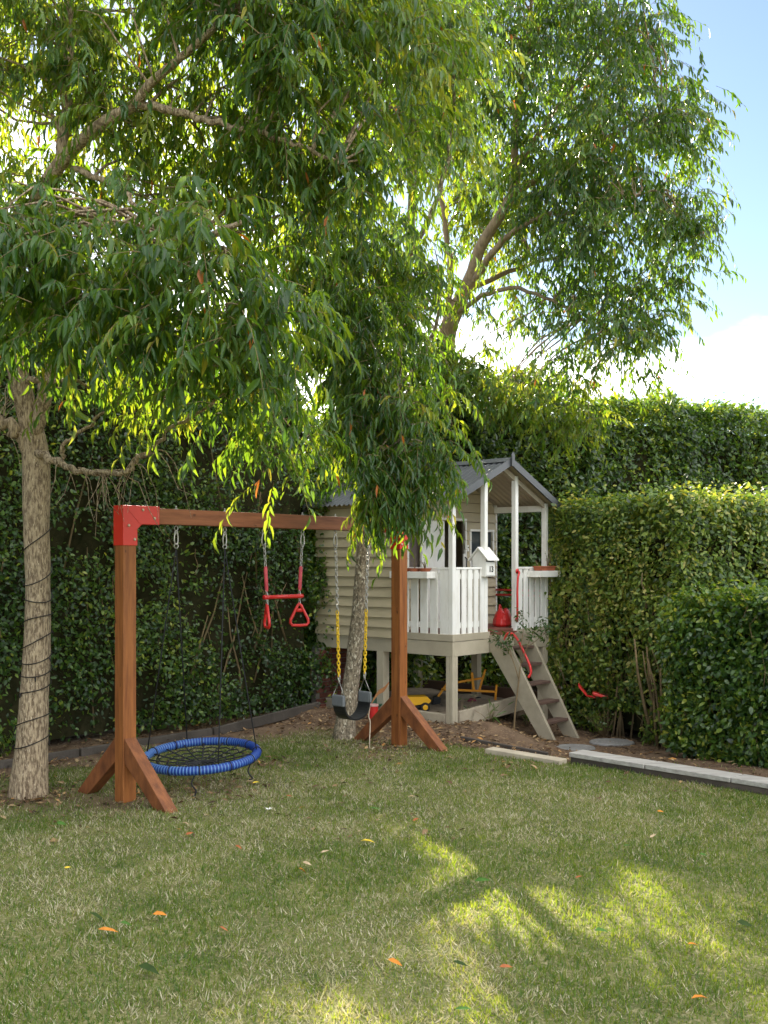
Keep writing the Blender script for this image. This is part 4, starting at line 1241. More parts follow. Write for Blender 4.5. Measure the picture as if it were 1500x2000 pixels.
# right window: two panes and glazing bars
f3 = frame(OP[2])
x0, x1, z0, z1 = OP[2]
for q in (0, 1):
    xa = x0 + (x1 - x0) * q / 2 + .004; xb = x0 + (x1 - x0) * (q + 1) / 2 - .004
    MB().box((xa, PD + .002, z0 + .004), (xb, PD + .008, z1 - .004)).build("pane", MAT['glass'], f3)
MB().box(((x0 + x1) / 2 - .008, PD - .006, z0), ((x0 + x1) / 2 + .008, PD + .012, z1)).build("glazing_bar", MAT['taupe_trim'], f3)
# door frame, the white door folded back against the wall
frame(OP[1], sill=False)
dr = MB().box((.345, PD - .075, .965), (.755, PD - .045, 2.175)).build("door", MAT['white'], ph, bevel=.004)
for zz in (1.15, 1.95): MB().box((.74, PD - .06, zz), (.765, PD - .03, zz + .06)).build("hinge", MAT['steel'], dr)
hd = MB().box((1.155, PD - .05, 1.60), (1.195, PD - .028, 1.80)).build("latch_plate", MAT['white'], ph, bevel=.006)
MB().tube([(1.175, PD - .052, 1.63), (1.175, PD - .075, 1.65), (1.175, PD - .075, 1.74), (1.175, PD - .052, 1.76)], .007, 6).build("handle", MAT['black'], hd, smooth=True)
db = hb((1.243, PD - .036, 1.83), (1.275, PD - .02, 1.905), "doorbell", MAT['white'])
MB().lathe([(.007, PD - .036), (.007, PD - .041)], (1.259, 0, 1.875), 8, 'y').build("button", MAT['black'], db)

# porch posts
PX = [.03, .604, 1.20, W - .035]
for q, x in enumerate(PX):
    hb((x - .029, .001, FZ - .09 if q in (1, 2) else SK1 - .0), (x + .029, .059, roof_under(x) - .002), "porch_post", MAT['white'], bevel=.004)
# eaves beams
hb((W - .065, .062, 2.300), (W - .012, PD - .03, 2.372), "eaves_beam", MAT['white']); hb((.006, .062, 2.300), (.055, PD - .03, 2.372), "eaves_beam", MAT['white'])
for sg in (-1, 1):      # rafters under the front edge
    b_ = MB().bar((W / 2 + sg * .02, .03, RZ - .085), (W / 2 + sg * (W / 2 - .02), .03, RZ - .085 - PITCH * (W / 2 - .04)), .035, .05); b_.build("rafter", MAT['roofunder'], ph)
MB().prism([(W / 2 - .17, 2.70), (W / 2 + .17, 2.70), (W / 2, 2.775)], 'y', .062, .075).build("gable_plate", MAT['roofunder'], ph)

# roof: corrugated sheets, ridge cap, barge boards
Y0, Y1, AMP, PIT = -.11, LEN + .08, .0085, .076
for sg in (-1, 1):
    b_ = MB(); ncol = int((Y1 - Y0) / PIT * 8)
    vs, fs = [], []
    for layer in (0, 1):
        for i in range(ncol + 1):
            y = Y0 + (Y1 - Y0) * i / ncol
            zc = AMP * math.sin(2 * math.pi * (y - Y0) / PIT)
            for dd in (.0, .55, 1.075):
                vs.append((W / 2 + sg * dd, y, RZ - PITCH * dd + zc - (.006 if layer else 0)))
    nl = (ncol + 1) * 3
    for layer in (0, 1):
        for i in range(ncol):
            for k in range(2):
                a_ = layer * nl + i * 3 + k
                fs.append((a_, a_ + 1, a_ + 4, a_ + 3))
    b_.add(vs, fs)
    b_.m = [1 if k >= len(fs) // 2 else 0 for k in range(len(fs))]
    b_.build("roof_sheet", [MAT['roof'], MAT['roofunder']], ph, fixn=False, smooth=True)
    # barge boards front and back
    for yy in (Y0 - .004, Y1 - .016):
        p = [(W / 2 + sg * .0, RZ + .022), (W / 2 + sg * 1.085, RZ + .022 - PITCH * 1.085), (W / 2 + sg * 1.085, RZ - .062 - PITCH * 1.085), (W / 2 + sg * .0, RZ - .062)]
        MB().prism(p, 'y', yy - (.0 if sg < 0 else .003), yy + .018).build("barge_board", MAT['roof'], ph)
MB().prism([(W / 2 - .10, RZ - .028), (W / 2, RZ + .026), (W / 2 + .10, RZ - .028), (W / 2, RZ + .016)], 'y', Y0, Y1).build("ridge_cap", MAT['roof'], ph)
MB().prism([(W / 2 - .028, RZ - .075), (W / 2 + .028, RZ - .075), (W / 2 + .028, RZ + .045), (W / 2, RZ + .085), (W / 2 - .028, RZ + .045)], 'y', Y0 - .026, Y0 - .008).build("finial", MAT['roof'], ph, bevel=.004)

# railings
def slat(lo, hi): hb(lo, hi, "rail_slat", MAT['white'], bevel=.003)
ZB, ZT = .935, 1.622
yy = .062
for w in (.112, .098, .098, .098, .098):                # left side
    slat((.002, yy, ZB), (.022, yy + w, ZT)); yy += w + .036
    if yy > PD - .1: break
hb((-.004, .060, 1.624), (.06, PD - .022, 1.648), "top_rail", MAT['white']); hb((.024, .060, 1.52), (.048, PD - .022, 1.58), "rail", MAT['white']); hb((.024, .060, 1.0), (.048, PD - .022, 1.06), "rail", MAT['white'])
for x0, x1, nn in ((.062, .574, 5), (1.232, W - .066, 5)):
    w = (x1 - x0 - .036 * (nn - 1)) / nn
    for k in range(nn):
        slat((x0 + k * (w + .036), .004, ZB), (x0 + k * (w + .036) + w, .024, ZT))
    hb((x0 - .001, -.002, 1.624), (x1 + .001, .06, 1.648), "top_rail", MAT['white']); hb((x0, .026, 1.52), (x1, .05, 1.58), "rail", MAT['white']); hb((x0, .026, 1.0), (x1, .05, 1.06), "rail", MAT['white'])
# planter boxes on the outside of the railings
def planter(lo, hi):
    x0, y0, z0 = lo; x1, y1, z1 = hi; t = .014
    b_ = MB()
    b_.box((x0, y0, z0), (x1, y0 + t, z1)); b_.box((x0, y1 - t, z0), (x1, y1, z1)); b_.box((x0, y0 + t, z0), (x0 + t, y1 - t, z1)); b_.box((x1 - t, y0 + t, z0), (x1, y1 - t, z1)); b_.box((x0 + t, y0 + t, z0 + .05), (x1 - t, y1 - t, z0 + .062))
    return b_.build("planter_box", MAT['white'], ph, bevel=.002)
planter((-.150, .225, 1.53), (-.002, .75, 1.602)); planter((1.405, -.172, 1.53), (W - .01, -.002, 1.602))
# red grab handles
def grab(pts, fl):
    b_ = MB().tube(smooth_path(pts, sub=5), .0125, 8)
    for f_, ax in fl: b_.lathe([(.030, -.004), (.030, .004), (.018, .012)], f_, 10, ax)
    return b_
g_ = grab([(1.195, -.004, 1.60), (1.165, -.05, 1.585), (1.12, -.065, 1.53), (1.105, -.068, 1.40), (1.105, -.068, 1.20), (1.13, -.05, 1.08), (1.19, -.004, 1.05)], [((1.195, -.006, 1.60), 'y'), ((1.19, -.006, 1.05), 'y')])
g_.build("grab_handle", MAT['redplastic'], ph, smooth=True)
for zz in (1.30, 1.36):
    MB().tube([(W - .02, .062, zz), (W - .02, PD - .03, zz)], .0135, 8).build("side_rail", MAT['redplastic'], ph, smooth=True)

# --- letterbox on the porch post
lbp = H(PX[1], .040, 1.545)
lb = empty("letterbox", lbp, HROT, "white house shaped letterbox with number 13 fixed to the porch post", "letterbox")
bw_, bd_, bh_ = .085, .09, .205
MB().prism([(-bd_, 0), (bd_, 0), (bd_, bh_), (0, bh_ + .095), (-bd_, bh_)], 'x', -bw_, bw_).build("box_body", MAT['white'], lb, bevel=.003)
for sg in (-1, 1):
    MB().prism([(0, bh_ + .118), (sg * (bd_ + .042), bh_ - .018), (sg * (bd_ + .042), bh_ - .032), (0, bh_ + .102)], 'x', -bw_ - .022 - .001 * sg, bw_ + .022).build("box_roof", MAT['white'], lb)
MB().box((-bw_ + .012, -bd_ - .002, bh_ - .045), (bw_ - .012, -bd_ + .003, bh_ - .016)).build("letter_slot", MAT['black'], lb)
MB().box((-bw_ + .006, -bd_ - .008, .012), (bw_ - .006, -bd_ - .001, bh_ - .05)).build("box_door", MAT['white'], lb, bevel=.002)
fc = bpy.data.curves.new("house_number", 'FONT'); fc.body = "13"; fc.size = .088; fc.align_x = 'CENTER'; fc.align_y = 'CENTER'; fc.extrude = .0015; fc.offset = .002
fc.materials.append(MAT['black'])
fo_ = bpy.data.objects.new("house_number_text", fc)
fm = bpy.data.meshes.new_from_object(fo_); bpy.data.objects.remove(fo_)
fo = bpy.data.objects.new("house_number", fm); COL.objects.link(fo); fo.parent = lb
fo.location = (.006, -bd_ - .011, .078); fo.rotation_euler = (math.radians(90), 0, 0)

# --- pots on the left planter: three terracotta saucers, two small plants
def saucer(pos, r, label):
    o = MB().lathe([(r * .72, 0), (r, .030), (r * 1.03, .036), (r * .94, .036), (r * .9, .022), (r * .1, .02)], (0, 0, 0), 18).build("saucer", MAT['terra'], None, smooth=False)
    o.location = pos; tag(o, label, "saucer", "terracotta saucers on the porch planter")
    return o
for k, (yy, lab) in enumerate(((.31, "terracotta saucer on the white planter shelf, the one nearest the porch corner post"), (.455, "terracotta saucer in the middle of the white planter shelf, between two others"), (.60, "terracotta saucer on the white planter shelf, the one nearest the timber swing post"))):
    saucer(H(-.076, yy, 1.601), .068, lab)
def small_plant(name, pos, label, nst, h, seed, mat=MAT['hedgeleaf'], lf=.02, cat="plant", wl_=.4, sp=.35, per=5, group=None):
    rg = np.random.default_rng(seed)
    root = empty(name, pos, 0, label, cat, group)
    b_ = MB(); A = []
    for k in range(nst):
        a_ = rg.random() * 6.28; l_ = sp * rg.random()
        tip = Vector((math.cos(a_) * l_ * h, math.sin(a_) * l_ * h, h * rg.uniform(.6, 1)))
        b_.tube([(0, 0, 0), tip * .5 + Vector((0, 0, .08 * h)), tip], [.0025, .002, .0012], 4)
        for j in range(per):
            t = .35 + .65 * j / max(per - 1, 1)
            p = tip * t + Vector((0, 0, .08 * h * (1 - abs(2 * t - 1))))
            A.append((np.array(p), nrmz(rg.normal(size=3) + np.array([math.cos(a_), math.sin(a_), .1])), rg.normal(size=3) + np.array([0, 0, 1.2]), lf * rg.uniform(.6, 1.3), rg.random()))
    b_.build("stalks", MAT['stem'], root, smooth=True, kind='stuff')
    pos_ = np.array([q[0] for q in A]); d_ = np.array([q[1] for q in A]); n_ = np.array([q[2] for q in A]); ln_ = np.array([q[3] for q in A]); tn_ = np.array([q[4] for q in A]) * .7
    V_, T_, ti = leaf_arrays(pos_, d_, n_, ln_, ln_ * wl_, tn_, TPL4)
    mesh_obj("leaves", raw_mesh("leaves", V_, T_, ti, mat), root, 'stuff')
    return root
small_plant("potted_plant", H(-.076, .31, 1.622), "sparse dark sprig growing in the saucer nearest the porch corner post", 9, .13, 1, lf=.016, per=4)
small_plant("potted_plant", H(-.076, .455, 1.622), "sparse dark sprig growing in the middle terracotta saucer", 6, .16, 2, lf=.014, per=3)
tr = MB()
tr.prism([(-.13, 0), (.13, 0), (.16, .05), (-.16, .05)], 'y', -.05, .05); tr.prism([(-.168, .05), (.168, .05), (.168, .064), (-.168, .064)], 'y', -.056, .056)
tr = tr.build("trough", MAT['terra'], None, bevel=.003); tr.location = H(1.64, -.086, 1.592); tr.rotation_euler = (0, 0, HROT)
tag(tr, "long terracotta trough on the white planter beside the square hedge", "plant trough")
small_plant("potted_plant", H(1.70, -.086, 1.65), "thin dark sprig in the long terracotta trough by the square hedge", 7, .2, 3, lf=.018, per=4)

# --- red bag-like toy on the porch floor
b_ = MB()
prof = [(.02, .0), (.155, .0), (.17, .03), (.16, .085), (.115, .165), (.075, .195), (.03, .19), (.0, .18)]
b_.lathe(prof[1:], (0, 0, 0), 12)
b_.v = [Vector((v.x * 1.05, v.y * .7, v.z * (1 + .12 * math.sin(3 * math.atan2(v.y, v.x))))) for v in b_.v]
rt_ = empty("toy_bucket", H(1.40, .34, FZ + .001), HROT + .5, "red plastic toy helmet-shaped tub lying on the porch deck", "toy")
b_.build("tub", MAT['redplastic'], rt_, smooth=False, bevel=.01)
MB().tube(smooth_path([(-.1, .02, .13), (-.06, .03, .22), (.02, .03, .245), (.08, .02, .2), (.1, .0, .13)]), .011, 7).build("handle", MAT['redplastic'], rt_, smooth=True)

# --- steps
g_l, g_r = -.155, -.20
st = empty("steps", H(.915, -.72, -.17), HROT, "steep open taupe timber steps with worn brown treads leading up to the porch", "steps")
so = Vector((.915, -.72, -.17))
for x, gg in ((.67, g_l), (1.15, g_r)):
    pf = [(-.010, .905), (-.215, .905), (-.83 + .0, gg), (-.655, gg), (-.03, .715), (-.010, .715)]
    MB().prism([(a_ - so.y, b2_ - so.z) for a_, b2_ in pf], 'x', x - .02 - so.x, x + .02 - so.x).build("stringer", MAT['stringer'], st, bevel=.003)
for zt_ in (.775, .595, .40, .205, .01):
    yc = -.125 - (.905 - zt_) * .575
    MB().box((.692 - so.x, yc - .075 - so.y, zt_ - .028 - so.z), (1.128 - so.x, yc + .06 - so.y, zt_ - so.z)).build("tread", MAT['tread'], st, bevel=.004)
b_ = MB().tube(smooth_path([(.66 - so.x, -.20 - so.y, .86 - so.z), (.66 - so.x, -.245 - so.y, .93 - so.z), (.68 - so.x, -.33 - so.y, .90 - so.z), (.695 - so.x, -.45 - so.y, .70 - so.z), (.69 - so.x, -.52 - so.y, .55 - so.z), (.67 - so.x, -.50 - so.y, .47 - so.z)], sub=5), .0135, 8)
b_.build("grab_handle", MAT['redplastic'], st, smooth=True)

# ------------------------------------------------------------------ sandpit under the house
sp = MB()
vs, fs = [], []
nx_, ny_ = 14, 16
for i in range(nx_ + 1):
    for j in range(ny_ + 1):
        x, y = .02 + (W - .04) * i / nx_, .02 + (LEN - .02) * j / ny_
        vs.append(H(x, y, .035 + .03 * math.sin(x * 5 + y * 3) * math.sin(y * 4) + .02 * random.random()))
for i in range(nx_):
    for j in range(ny_):
        a_ = i * (ny_ + 1) + j
        fs.append((a_, a_ + ny_ + 1, a_ + ny_ + 2, a_ + 1))
sp.add(vs, fs); o = sp.build("sand", MAT['sand'], None, smooth=True); tag(o, kind='structure')
def wbar(name, p0, p1, w, h, mat, label, cat, group=None, bevel=.006):
    p0, p1 = Vector(p0), Vector(p1); mid = (p0 + p1) / 2
    o = MB().bar(p0 - mid, p1 - mid, w, h).build(name, mat, None, bevel=bevel); o.location = mid
    return tag(o, label, cat, group)
wbar("timber_edging", H(.02, .1, .03), H(.02, LEN, .05), .05, .13, MAT['sandbeam'], "pale low timber edging the sandpit along its near left side", "edging")
wbar("timber_edging", H(.10, .0, .04), H(1.30, .0, .10), .05, .17, MAT['sandbeam'], "pale timber board edging the sandpit beneath the porch steps", "edging")
wbar("timber_edging", H(W + .04, -.1, .07), H(W + .04, LEN + .1, .07), .05, .18, MAT['darkbeam'], "dark brown timber edging along the far side of the sandpit", "edging")

# bricks under the back of the house
bk = empty("brick_pier", H(.2, 1.86, 0), HROT, "dark red brick pier in the shade under the back corner of the cubby house", "brick pier")
MB().box((-.36, .012, -.03), (.34, .085, .70)).build("mortar_core", MAT['mortar'], bk)
bm0 = MB().box((-.058, 0, -.0275), (.058, .09, .0275)).build("brick", MAT['brick'], bk, bevel=.004)
first = True
for r in range(11):
    for c in range(6 if r % 2 else 5):
        x = -.30 + c * .124 + (0 if r % 2 else .062)
        o = bm0 if first else bm0.copy()
        if not first: COL.objects.link(o); o.parent = bk
        first = False
        o.location = (x, .004 * ((r * 7 + c * 3) % 3 - 1), .02 + r * .064)

# toys in the sand
def wheel_lathe(r, w): return [(r * .2, -w / 2), (r * .92, -w / 2), (r, -w * .3), (r, w * .3), (r * .92, w / 2), (r * .2, w / 2)]
dt = P(808, 1388, 11.42); dt.z = .04
tk = empty("toy_truck", dt, math.radians(8), "yellow toy dump truck with black wheels standing in the sand under the house", "toy truck")
MB().prism([(-.135, .165), (.135, .172), (.185, .125), (.165, .095), (-.06, .065), (-.135, .15)], 'y', -.085, .085).build("tipper_tray", MAT['toyyellow'], tk, bevel=.012)
MB().prism([(-.15, .04), (.14, .04), (.14, .075), (.02, .085), (-.06, .062), (-.15, .075)], 'y', -.05, .05).build("chassis", MAT['black'], tk, bevel=.006)
MB().prism([(-.235, .05), (-.15, .05), (-.15, .17), (-.205, .17), (-.235, .11)], 'y', -.065, .065).build("cab", MAT['toyyellow'], tk, bevel=.008)
for x_ in (-.15, .115):
    for s_ in (-1, 1):
        wh = MB().lathe(wheel_lathe(.055, .045), (x_, s_ * .075, .052), 16, 'y').build("wheel", MAT['blackrubber'], tk, smooth=False)
        MB().lathe([(.030, s_ * .0985), (.030, s_ * .101), (.018, s_ * .104)], (x_, 0, .052), 12, 'y').build("hub", MAT['toyyellow'], wh)
dg_Y = 12.15
dg = P(905, 1370, dg_Y); dg.z = .05
dgr = empty("toy_digger", dg, 0, "orange-yellow metal ride-on toy digger with a maroon wheel in the sandpit", "toy digger")
def D(px, py, dy=0.0): return P(px, py, dg_Y + dy) - dg
def dbar(n_, a_, b2_, w=.026, h=.026): return MB().bar(a_, b2_, w, h).build(n_, MAT['toyorange'], dgr, bevel=.004)
dbar("boom", D(853, 1364), D(874, 1334)); dbar("boom", D(872, 1336), D(944, 1324)); dbar("frame_bar", D(862, 1346), D(969, 1351)); dbar("lever", D(921.5, 1313, -.03), D(925, 1348, -.03), .03, .03); dbar("lever", D(948, 1307, .03), D(936, 1348, .03))
dbar("seat_post", D(970, 1337), D(967, 1367)); dbar("base_bar", D(937, 1370, -.02), D(987, 1371, -.02), .035, .03)
MB().prism([(-.055, -.05), (.05, -.06), (.06, .03), (.02, .055), (-.03, .045)], 'y', -.06, .06).build("bucket", MAT['black'], dgr, bevel=.008).location = D(851, 1368)
hubp = D(922, 1373, -.06)
wh = MB().lathe(wheel_lathe(.062, .05), hubp, 16, 'y').build("wheel", MAT['maroon'], dgr); MB().lathe([(.022, -.027), (.022, -.03), (.01, -.034)], hubp, 10, 'y').build("hub", MAT['pinklid'], wh)
for q in (.3,): MB().lathe(wheel_lathe(.058, .045), D(935, 1370, q), 16, 'y').build("wheel", MAT['black'], dgr)
can = P(729, 1400, 11.0); can.z = gz(can.x, can.y) + .0
cn = empty("toy_canister", can, 0, "red canister with a pale pink rim behind the belt swing", "canister")
MB().lathe([(.050, 0), (.054, .006), (.054, .15), (.052, .155)], (0, 0, 0), 18).build("canister_body", MAT['redplastic'], cn, smooth=False)
MB().lathe([(.057, .150), (.058, .152), (.058, .166), (.050, .172), (.045, .168)], (0, 0, 0), 18).build("rim", MAT['pinklid'], cn)
gd = MB().lathe([(.02, .0), (.08, .006), (.105, .03), (.11, .045), (.10, .045), (.02, .012)], (0, 0, 0), 18).build("toy_dish", MAT['green_plastic'], None)
gd.location = (can.x + .0, can.y + .45, gz(can.x, can.y + .45) + .16); gd.rotation_euler = (math.radians(20), 0, 0)
gd.location.z = .10
tag(gd, "dark green plastic dish tilted in the sand behind the red canister", "dish")
fr = MB()
fp = smooth_path([P(724, 1376, 11.2), P(738, 1354, 11.2), P(750, 1346, 11.2), P(760, 1333, 11.2)], sub=4)
for i in range(len(fp) - 1):
    w0, w1 = .022 * math.sin(math.pi * (i + .3) / len(fp)) + .004, .022 * math.sin(math.pi * (i + 1.3) / len(fp)) + .004
    fr.add([fp[i] + Vector((0, -.002, -w0)), fp[i] + Vector((0, -.002, w0)), fp[i + 1] + Vector((0, -.002, w1)), fp[i + 1] + Vector((0, -.002, -w1)),
            fp[i] + Vector((0, .006, -w0)), fp[i] + Vector((0, .006, w0)), fp[i + 1] + Vector((0, .006, w1)), fp[i + 1] + Vector((0, .006, -w1))],
           [(0, 1, 2, 3), (7, 6, 5, 4), (0, 4, 5, 1), (1, 5, 6, 2), (2, 6, 7, 3), (3, 7, 4, 0)])
o = fr.build("palm_husk", MAT['frond'], None); tag(o, "curved dry orange-brown palm husk leaning on the house stump", "palm husk")
# red toy half hidden in the shrubby hedge
rp = P(1158, 1354, 11.3)
ry = empty("toy_sledge", rp, math.radians(-12), "red plastic toy lying among the bare stems of the shrubby hedge", "toy")
for (dx, dz, ln_, an) in ((-.11, .04, .15, -50), (.08, -.01, .17, -14)):
    c_, s_ = math.cos(math.radians(an)), math.sin(math.radians(an))
    p_ = [(dx - c_ * ln_ / 2, dz - s_ * ln_ / 2 + .016), (dx + c_ * ln_ / 2, dz + s_ * ln_ / 2 + .010), (dx + c_ * ln_ / 2, dz + s_ * ln_ / 2 - .018), (dx - c_ * ln_ / 2, dz - s_ * ln_ / 2 - .022)]
    MB().prism(p_, 'y', -.10, .06).build("runner", MAT['redplastic'], ry, bevel=.008)
MB().tube([(-.06, .0, -.03), (.02, .0, -.045), (.06, .0, -.02)], .012, 6).build("cross_bar", MAT['redplastic'], ry, smooth=True)

# ------------------------------------------------------------------ timber and stones on the ground
def gpt(px, py, dz=0.0):
    """point of the ground seen at a pixel"""
    Y = 7.0
    for _ in range(30):
        Xw = (px - CX) / FPX * Y
        Y = (CAM_H - gz(Xw, Y)) * FPX / (py - HY)
    Xw = (px - CX) / FPX * Y
    return Vector((Xw, Y, gz(Xw, Y) + dz))
a0 = gpt(1112, 1492); a1 = gpt(1570, 1566)
a1 = a0 + (a1 - a0) * 1.45; a1.z = gz(a1.x, a1.y)
d_ = (a1 - a0).normalized(); n_ = Vector((-d_.y, d_.x, 0)).normalized()
if n_.y < 0: n_ = -n_
c0, c1 = a0 + n_ * .10, a1 + n_ * .10
c0.z += .045; c1.z += .045
sl = empty("sleeper", (c0 + c1) / 2, 0, "long pale weathered sleeper edging the lawn in front of the low hedge", "sleeper")
mid = (c0 + c1) / 2
MB().bar(c0 - mid + Vector((0, 0, -.02)), c1 - mid + Vector((0, 0, -.02)), .17, .07).build("lower_board", MAT['sleeper_dark'], sl, bevel=.006)  # lower board coloured darker than the top boards
up = Vector((0, 0, .035)); L3 = (c1 - c0) / 4
for k in range(4):
    MB().bar(c0 - mid + up + L3 * k + d_ * (.002 if k else 0) + n_ * (.006 * (k - 1)), c0 - mid + up + L3 * (k + 1) - d_ * .006 + n_ * (.006 * (k - 1)), .20, .038).build("top_board", MAT['sleeper_pale'], sl, bevel=.005)
q0, q1 = gpt(955, 1470, .02), gpt(1100, 1494, .02)
wbar("plank", q0, q1, .13, .05, MAT['sandbeam'], "short grey-brown plank set in the soil at the edge of the lawn", "plank")
q0, q1 = gpt(900, 1446, .015), gpt(1070, 1478, .015)
wbar("plank", q0, q1, .03, .05, MAT['edging'], "thin dark plank half buried in the soil before the steps", "plank")
for px, py, r, lab in ((1122, 1463, .17, "round grey stepping stone touching the end of the pale sleeper"), (1195, 1452, .19, "round grey stepping stone at the foot of the hedge, farther back")):
    p = gpt(px, py); o = MB().lathe([(r * .9, -.03), (r, -.01), (r * .99, .014), (r * .94, .024)], (0, 0, 0), 24).build("stepping_stone", MAT['stone'], None); o.location = p
    o.scale = (1.25, 1, 1); tag(o, lab, "stepping stone", "stepping stones by the steps")
# timber edging along the foot of the boundary hedge
ed0, ed1 = H(-8.0, 1.42), H(-.55, 1.42)
labs = ["grey timber edging board at the foot of the hedge, left of the left trunk", "grey timber edging board behind the left trunk", "grey timber edging board between the left trunk and the nest swing", "grey timber edging board behind the blue nest swing", "grey timber edging board between the nest swing and the leaning trunk"]
for k in range(5):
    A_, B_ = ed0.lerp(ed1, k / 5), ed0.lerp(ed1, (k + .985) / 5)
    A_.z, B_.z = gz(A_.x, A_.y) + .02, gz(B_.x, B_.y) + .02
    wbar("timber_edging", A_, B_, .045, .10, MAT['edging'], labs[k], "edging", "edging boards under the hedge")

# --- sapling before the steps and small plants in the soil
sg = gpt(1004, 1426)
sap = empty("sapling", sg, 0, "thin leafy sapling growing in the soil heap in front of the steps", "sapling")
rg = np.random.default_rng(77)
def sp_(px, py, Y=None): return P(px, py, sg.y if Y is None else Y) - sg
stems_ = [([Vector((0, 0, -.03)), sp_(1006, 1390), sp_(1012, 1340), sp_(1017, 1295)], [.011, .010, .008, .006]),
          ([sp_(1014, 1330), sp_(1000, 1285), sp_(980, 1255), sp_(966, 1243)], [.006, .005, .004, .002]),
          ([sp_(1017, 1298), sp_(1030, 1262), sp_(1042, 1235), sp_(1062, 1215)], [.005, .004, .003, .002]),
          ([sp_(1017, 1298), sp_(1018, 1260), sp_(1022, 1225), sp_(1016, 1196)], [.005, .004, .003, .002]),
          ([sp_(1030, 1264), sp_(1055, 1245), sp_(1075, 1225)], [.004, .003, .002]),
          ([sp_(1000, 1285), sp_(995, 1262), sp_(993, 1240)], [.004, .003, .002])]
b_ = MB()
for q, r in stems_: b_.tube(smooth_path(q, r, 3)[0], smooth_path(q, r, 3)[1], 6)
b_.build("stem", MAT['stem'], sap, smooth=True)
A = []
for q, r in stems_[1:]:
    q2 = smooth_path(q, sub=6)
    for i in range(len(q2) // 2, len(q2)):
        for _ in range(6):
            A.append(np.array(q2[i]) + rg.normal(size=3) * .03)
A = np.array(A); N_ = len(A)
V_, T_, ti = leaf_arrays(A, rg.normal(size=(N_, 3)) * .8 + np.array([0, 0, -.1]), rg.normal(size=(N_, 3)) * .6 + np.array([0, -.3, .8]), .06 * rg.uniform(.6, 1.2, N_), .022 * rg.uniform(.7, 1.2, N_), .35 * rg.random(N_), TPL8)
mesh_obj("leaves", raw_mesh("leaves", V_, T_, ti, MAT['hedgeleaf']), sap, 'stuff')
small_plant("strappy_plant", gpt(958, 1412), "low strappy green plant beneath the porch on the soil heap", 12, .22, 11, lf=.12, wl_=.12, sp=.9, per=2)
small_plant("strappy_plant", gpt(1030, 1418), "low green plant tucked behind the foot of the left stringer", 12, .2, 12, lf=.10, wl_=.16, sp=1.0, per=2)
small_plant("weed", gpt(902, 1408), "dark thin weed in front of the corner stump of the house", 5, .32, 13, lf=.06, wl_=.2, sp=.8, per=3)
small_plant("leafy_seedling", gpt(1115, 1395), "broad-leaved green seedling to the right of the steps", 14, .5, 14, lf=.085, wl_=.42, sp=.7, per=6)
small_plant("leafy_seedling", gpt(1180, 1440), "small bright shrublet at the base of the low hedge by the stepping stones", 16, .34, 15, lf=.05, wl_=.42, sp=.8, per=6, mat=MAT['hedgeleaf2'])
small_plant("vine_shoot", P(612, 1200, 11.9) * 1.0, "leafy shoot of the dark hedge reaching over the house wall", 14, .28, 16, lf=.055, wl_=.42, sp=1.1, per=5)

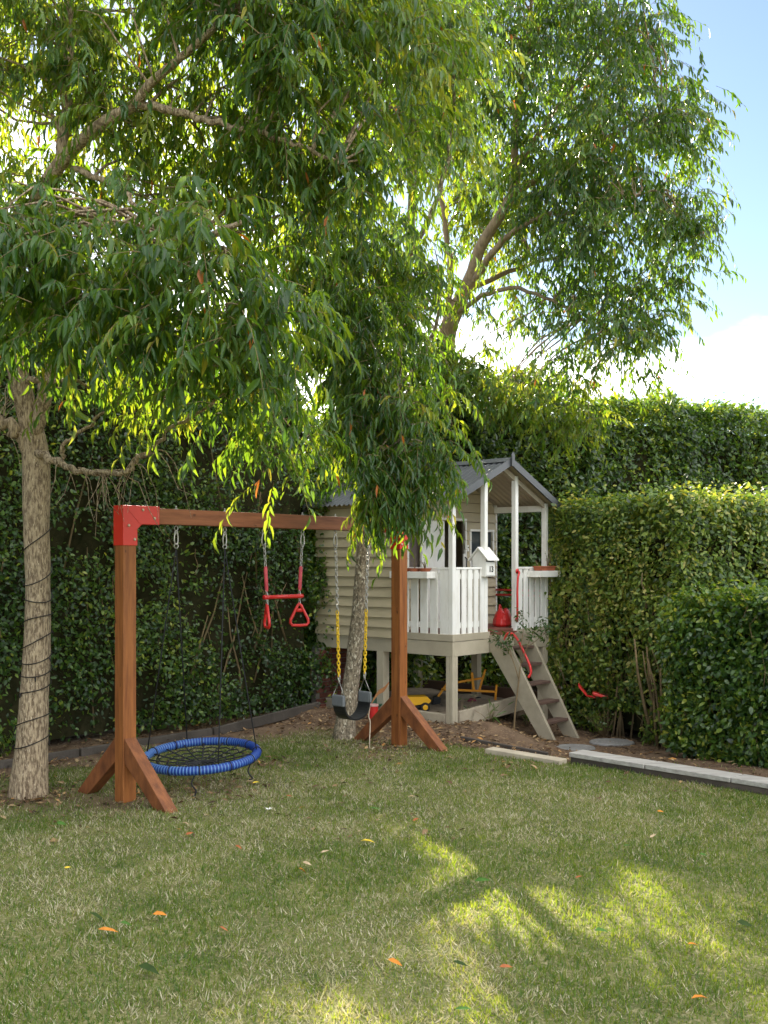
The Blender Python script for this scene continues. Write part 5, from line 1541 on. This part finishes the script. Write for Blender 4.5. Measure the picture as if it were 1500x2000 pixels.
# ------------------------------------------------------------------ fallen leaves and a petal on the lawn
def leafmat(name, c, c2): return M(name, c, c2, rough=.8, scale=30, spec=.15)
LM = {'orange': leafmat("fallen_orange_leaf", (.55, .22, .035), (.42, .15, .025)), 'rust': leafmat("fallen_rust_leaf", (.38, .13, .05), (.26, .085, .035)),
      'yellow': leafmat("fallen_yellow_leaf", (.62, .45, .05), (.5, .36, .04)), 'green': leafmat("fallen_green_leaf", (.07, .16, .03), (.05, .11, .02)),
      'dark': leafmat("fallen_dark_green_leaf", (.035, .06, .014), (.025, .045, .012)), 'tan': leafmat("fallen_tan_leaf", (.42, .32, .2), (.3, .22, .13))}
FL = [
 (212, 1833, 'orange', .085, "largest orange fallen leaf at the lower left of the lawn"), (312, 1801, 'orange', .062, "orange fallen leaf above and right of the largest orange one"),
 (438, 1831, 'rust', .05, "rust fallen leaf in the left middle of the lawn, below a dry patch"), (132, 1708, 'yellow', .032, "small round yellow leaf alone on the left of the lawn"),
 (592, 1714, 'orange', .055, "orange leaf lying in the middle of the lawn left of the sunlit streak"), (466, 1667, 'rust', .045, "rust coloured leaf on the lawn well below the nest swing"),
 (718, 1655, 'yellow', .085, "broad yellow-orange leaf on the lawn below the right swing post"), (565, 1565, 'rust', .042, "small rusty leaf on the lawn right of the brace foot"),
 (500, 1538, 'yellow', .055, "yellow leaf on the grass just below the nest swing's right edge"), (370, 1640, 'rust', .045, "dull rust leaf on the grass below the left brace foot"),
 (635, 1676, 'tan', .05, "tan curled leaf left of the broad yellow-orange leaf"), (245, 1820, 'green', .06, "fresh green leaf just above the largest orange leaf"),
 (192, 1808, 'dark', .085, "dark green leaf sprig at the left, above the largest orange leaf"), (290, 1910, 'dark', .10, "long dark green leaf near the bottom left of the lawn"),
 (1366, 1967, 'orange', .06, "bright orange leaf standing near the bottom right corner"), (1353, 1861, 'orange', .042, "small orange leaf beside the lower right sunlit streak"),
 (1290, 1596, 'orange', .045, "orange-red leaf near the pale sleeper on the right"), (1176, 1834, 'green', .07, "green leaf lying between the two sunlit streaks, low down"),
 (1455, 1820, 'dark', .07, "dark leaf lying in the sunlit streak at the right edge"), (942, 1733, 'green', .075, "green leaf at the upper end of the middle sunlit streak"),
 (772, 1897, 'orange', .06, "orange-brown leaf near the bottom centre of the lawn"), (988, 1906, 'rust', .05, "rust leaf left of the lower end of the middle sunlit streak"),
 (812, 1612, 'rust', .045, "rust leaf inside the small sunlit patch below the swing post"), (1226, 1664, 'green', .055, "pale green leaf above the right-hand sunlit streak"),
 (1275, 1645, 'tan', .045, "tan leaf right of the pale green one on the upper right lawn"), (1375, 1683, 'green', .055, "pale green leaf at the far right of the lawn"),
 (900, 1900, 'dark', .06, "dark leaf low in the centre between two dry patches"), (905, 1990, 'green', .06, "green leaf cut by the bottom edge of the picture"),
 (1130, 1727, 'rust', .035, "small rust fleck on the lawn in the right middle"), (600, 1700, 'tan', .05, "tan leaf next to the orange leaf in the middle of the lawn"),
 (733, 1590, 'green', .07, "green leaf on dark grass below the right swing post foot"), (120, 1620, 'green', .06, "green leaf on the left of the lawn below the left trunk"),
]
V8, T8 = TPL8
rl = np.random.default_rng(9)
for px, py, c, ln_, lab in FL:
    p = gpt(px, py)
    vv = V8.copy(); vv[:, 0] -= .5; ln_ *= 1.12; vv *= np.array([ln_, ln_ * rl.uniform(.30, .44), ln_ * rl.uniform(.3, 1.1)])
    me = raw_mesh("fallen_leaf", vv, T8, None, LM[c])
    o = mesh_obj("fallen_leaf", me); o.location = p + Vector((0, 0, .040))
    o.rotation_euler = (.38 + rl.normal() * .18, rl.normal() * .22, rl.uniform(-.6, .6))
    tag(o, lab, "fallen leaf", "fallen leaves on the lawn")
p = gpt(525, 1591)
o = MB()
for k in range(5):
    a_ = k * 1.256
    o.add([(0, 0, 0), (.018 * math.cos(a_ - .5), .018 * math.sin(a_ - .5), .01), (.028 * math.cos(a_), .028 * math.sin(a_), .014), (.018 * math.cos(a_ + .5), .018 * math.sin(a_ + .5), .01)], [(0, 1, 2, 3)])
o = o.build("blossom", MAT['white'], None); o.location = p + Vector((0, 0, .03)); tag(o, "small white fallen blossom on the grass right of the brace foot", "blossom")
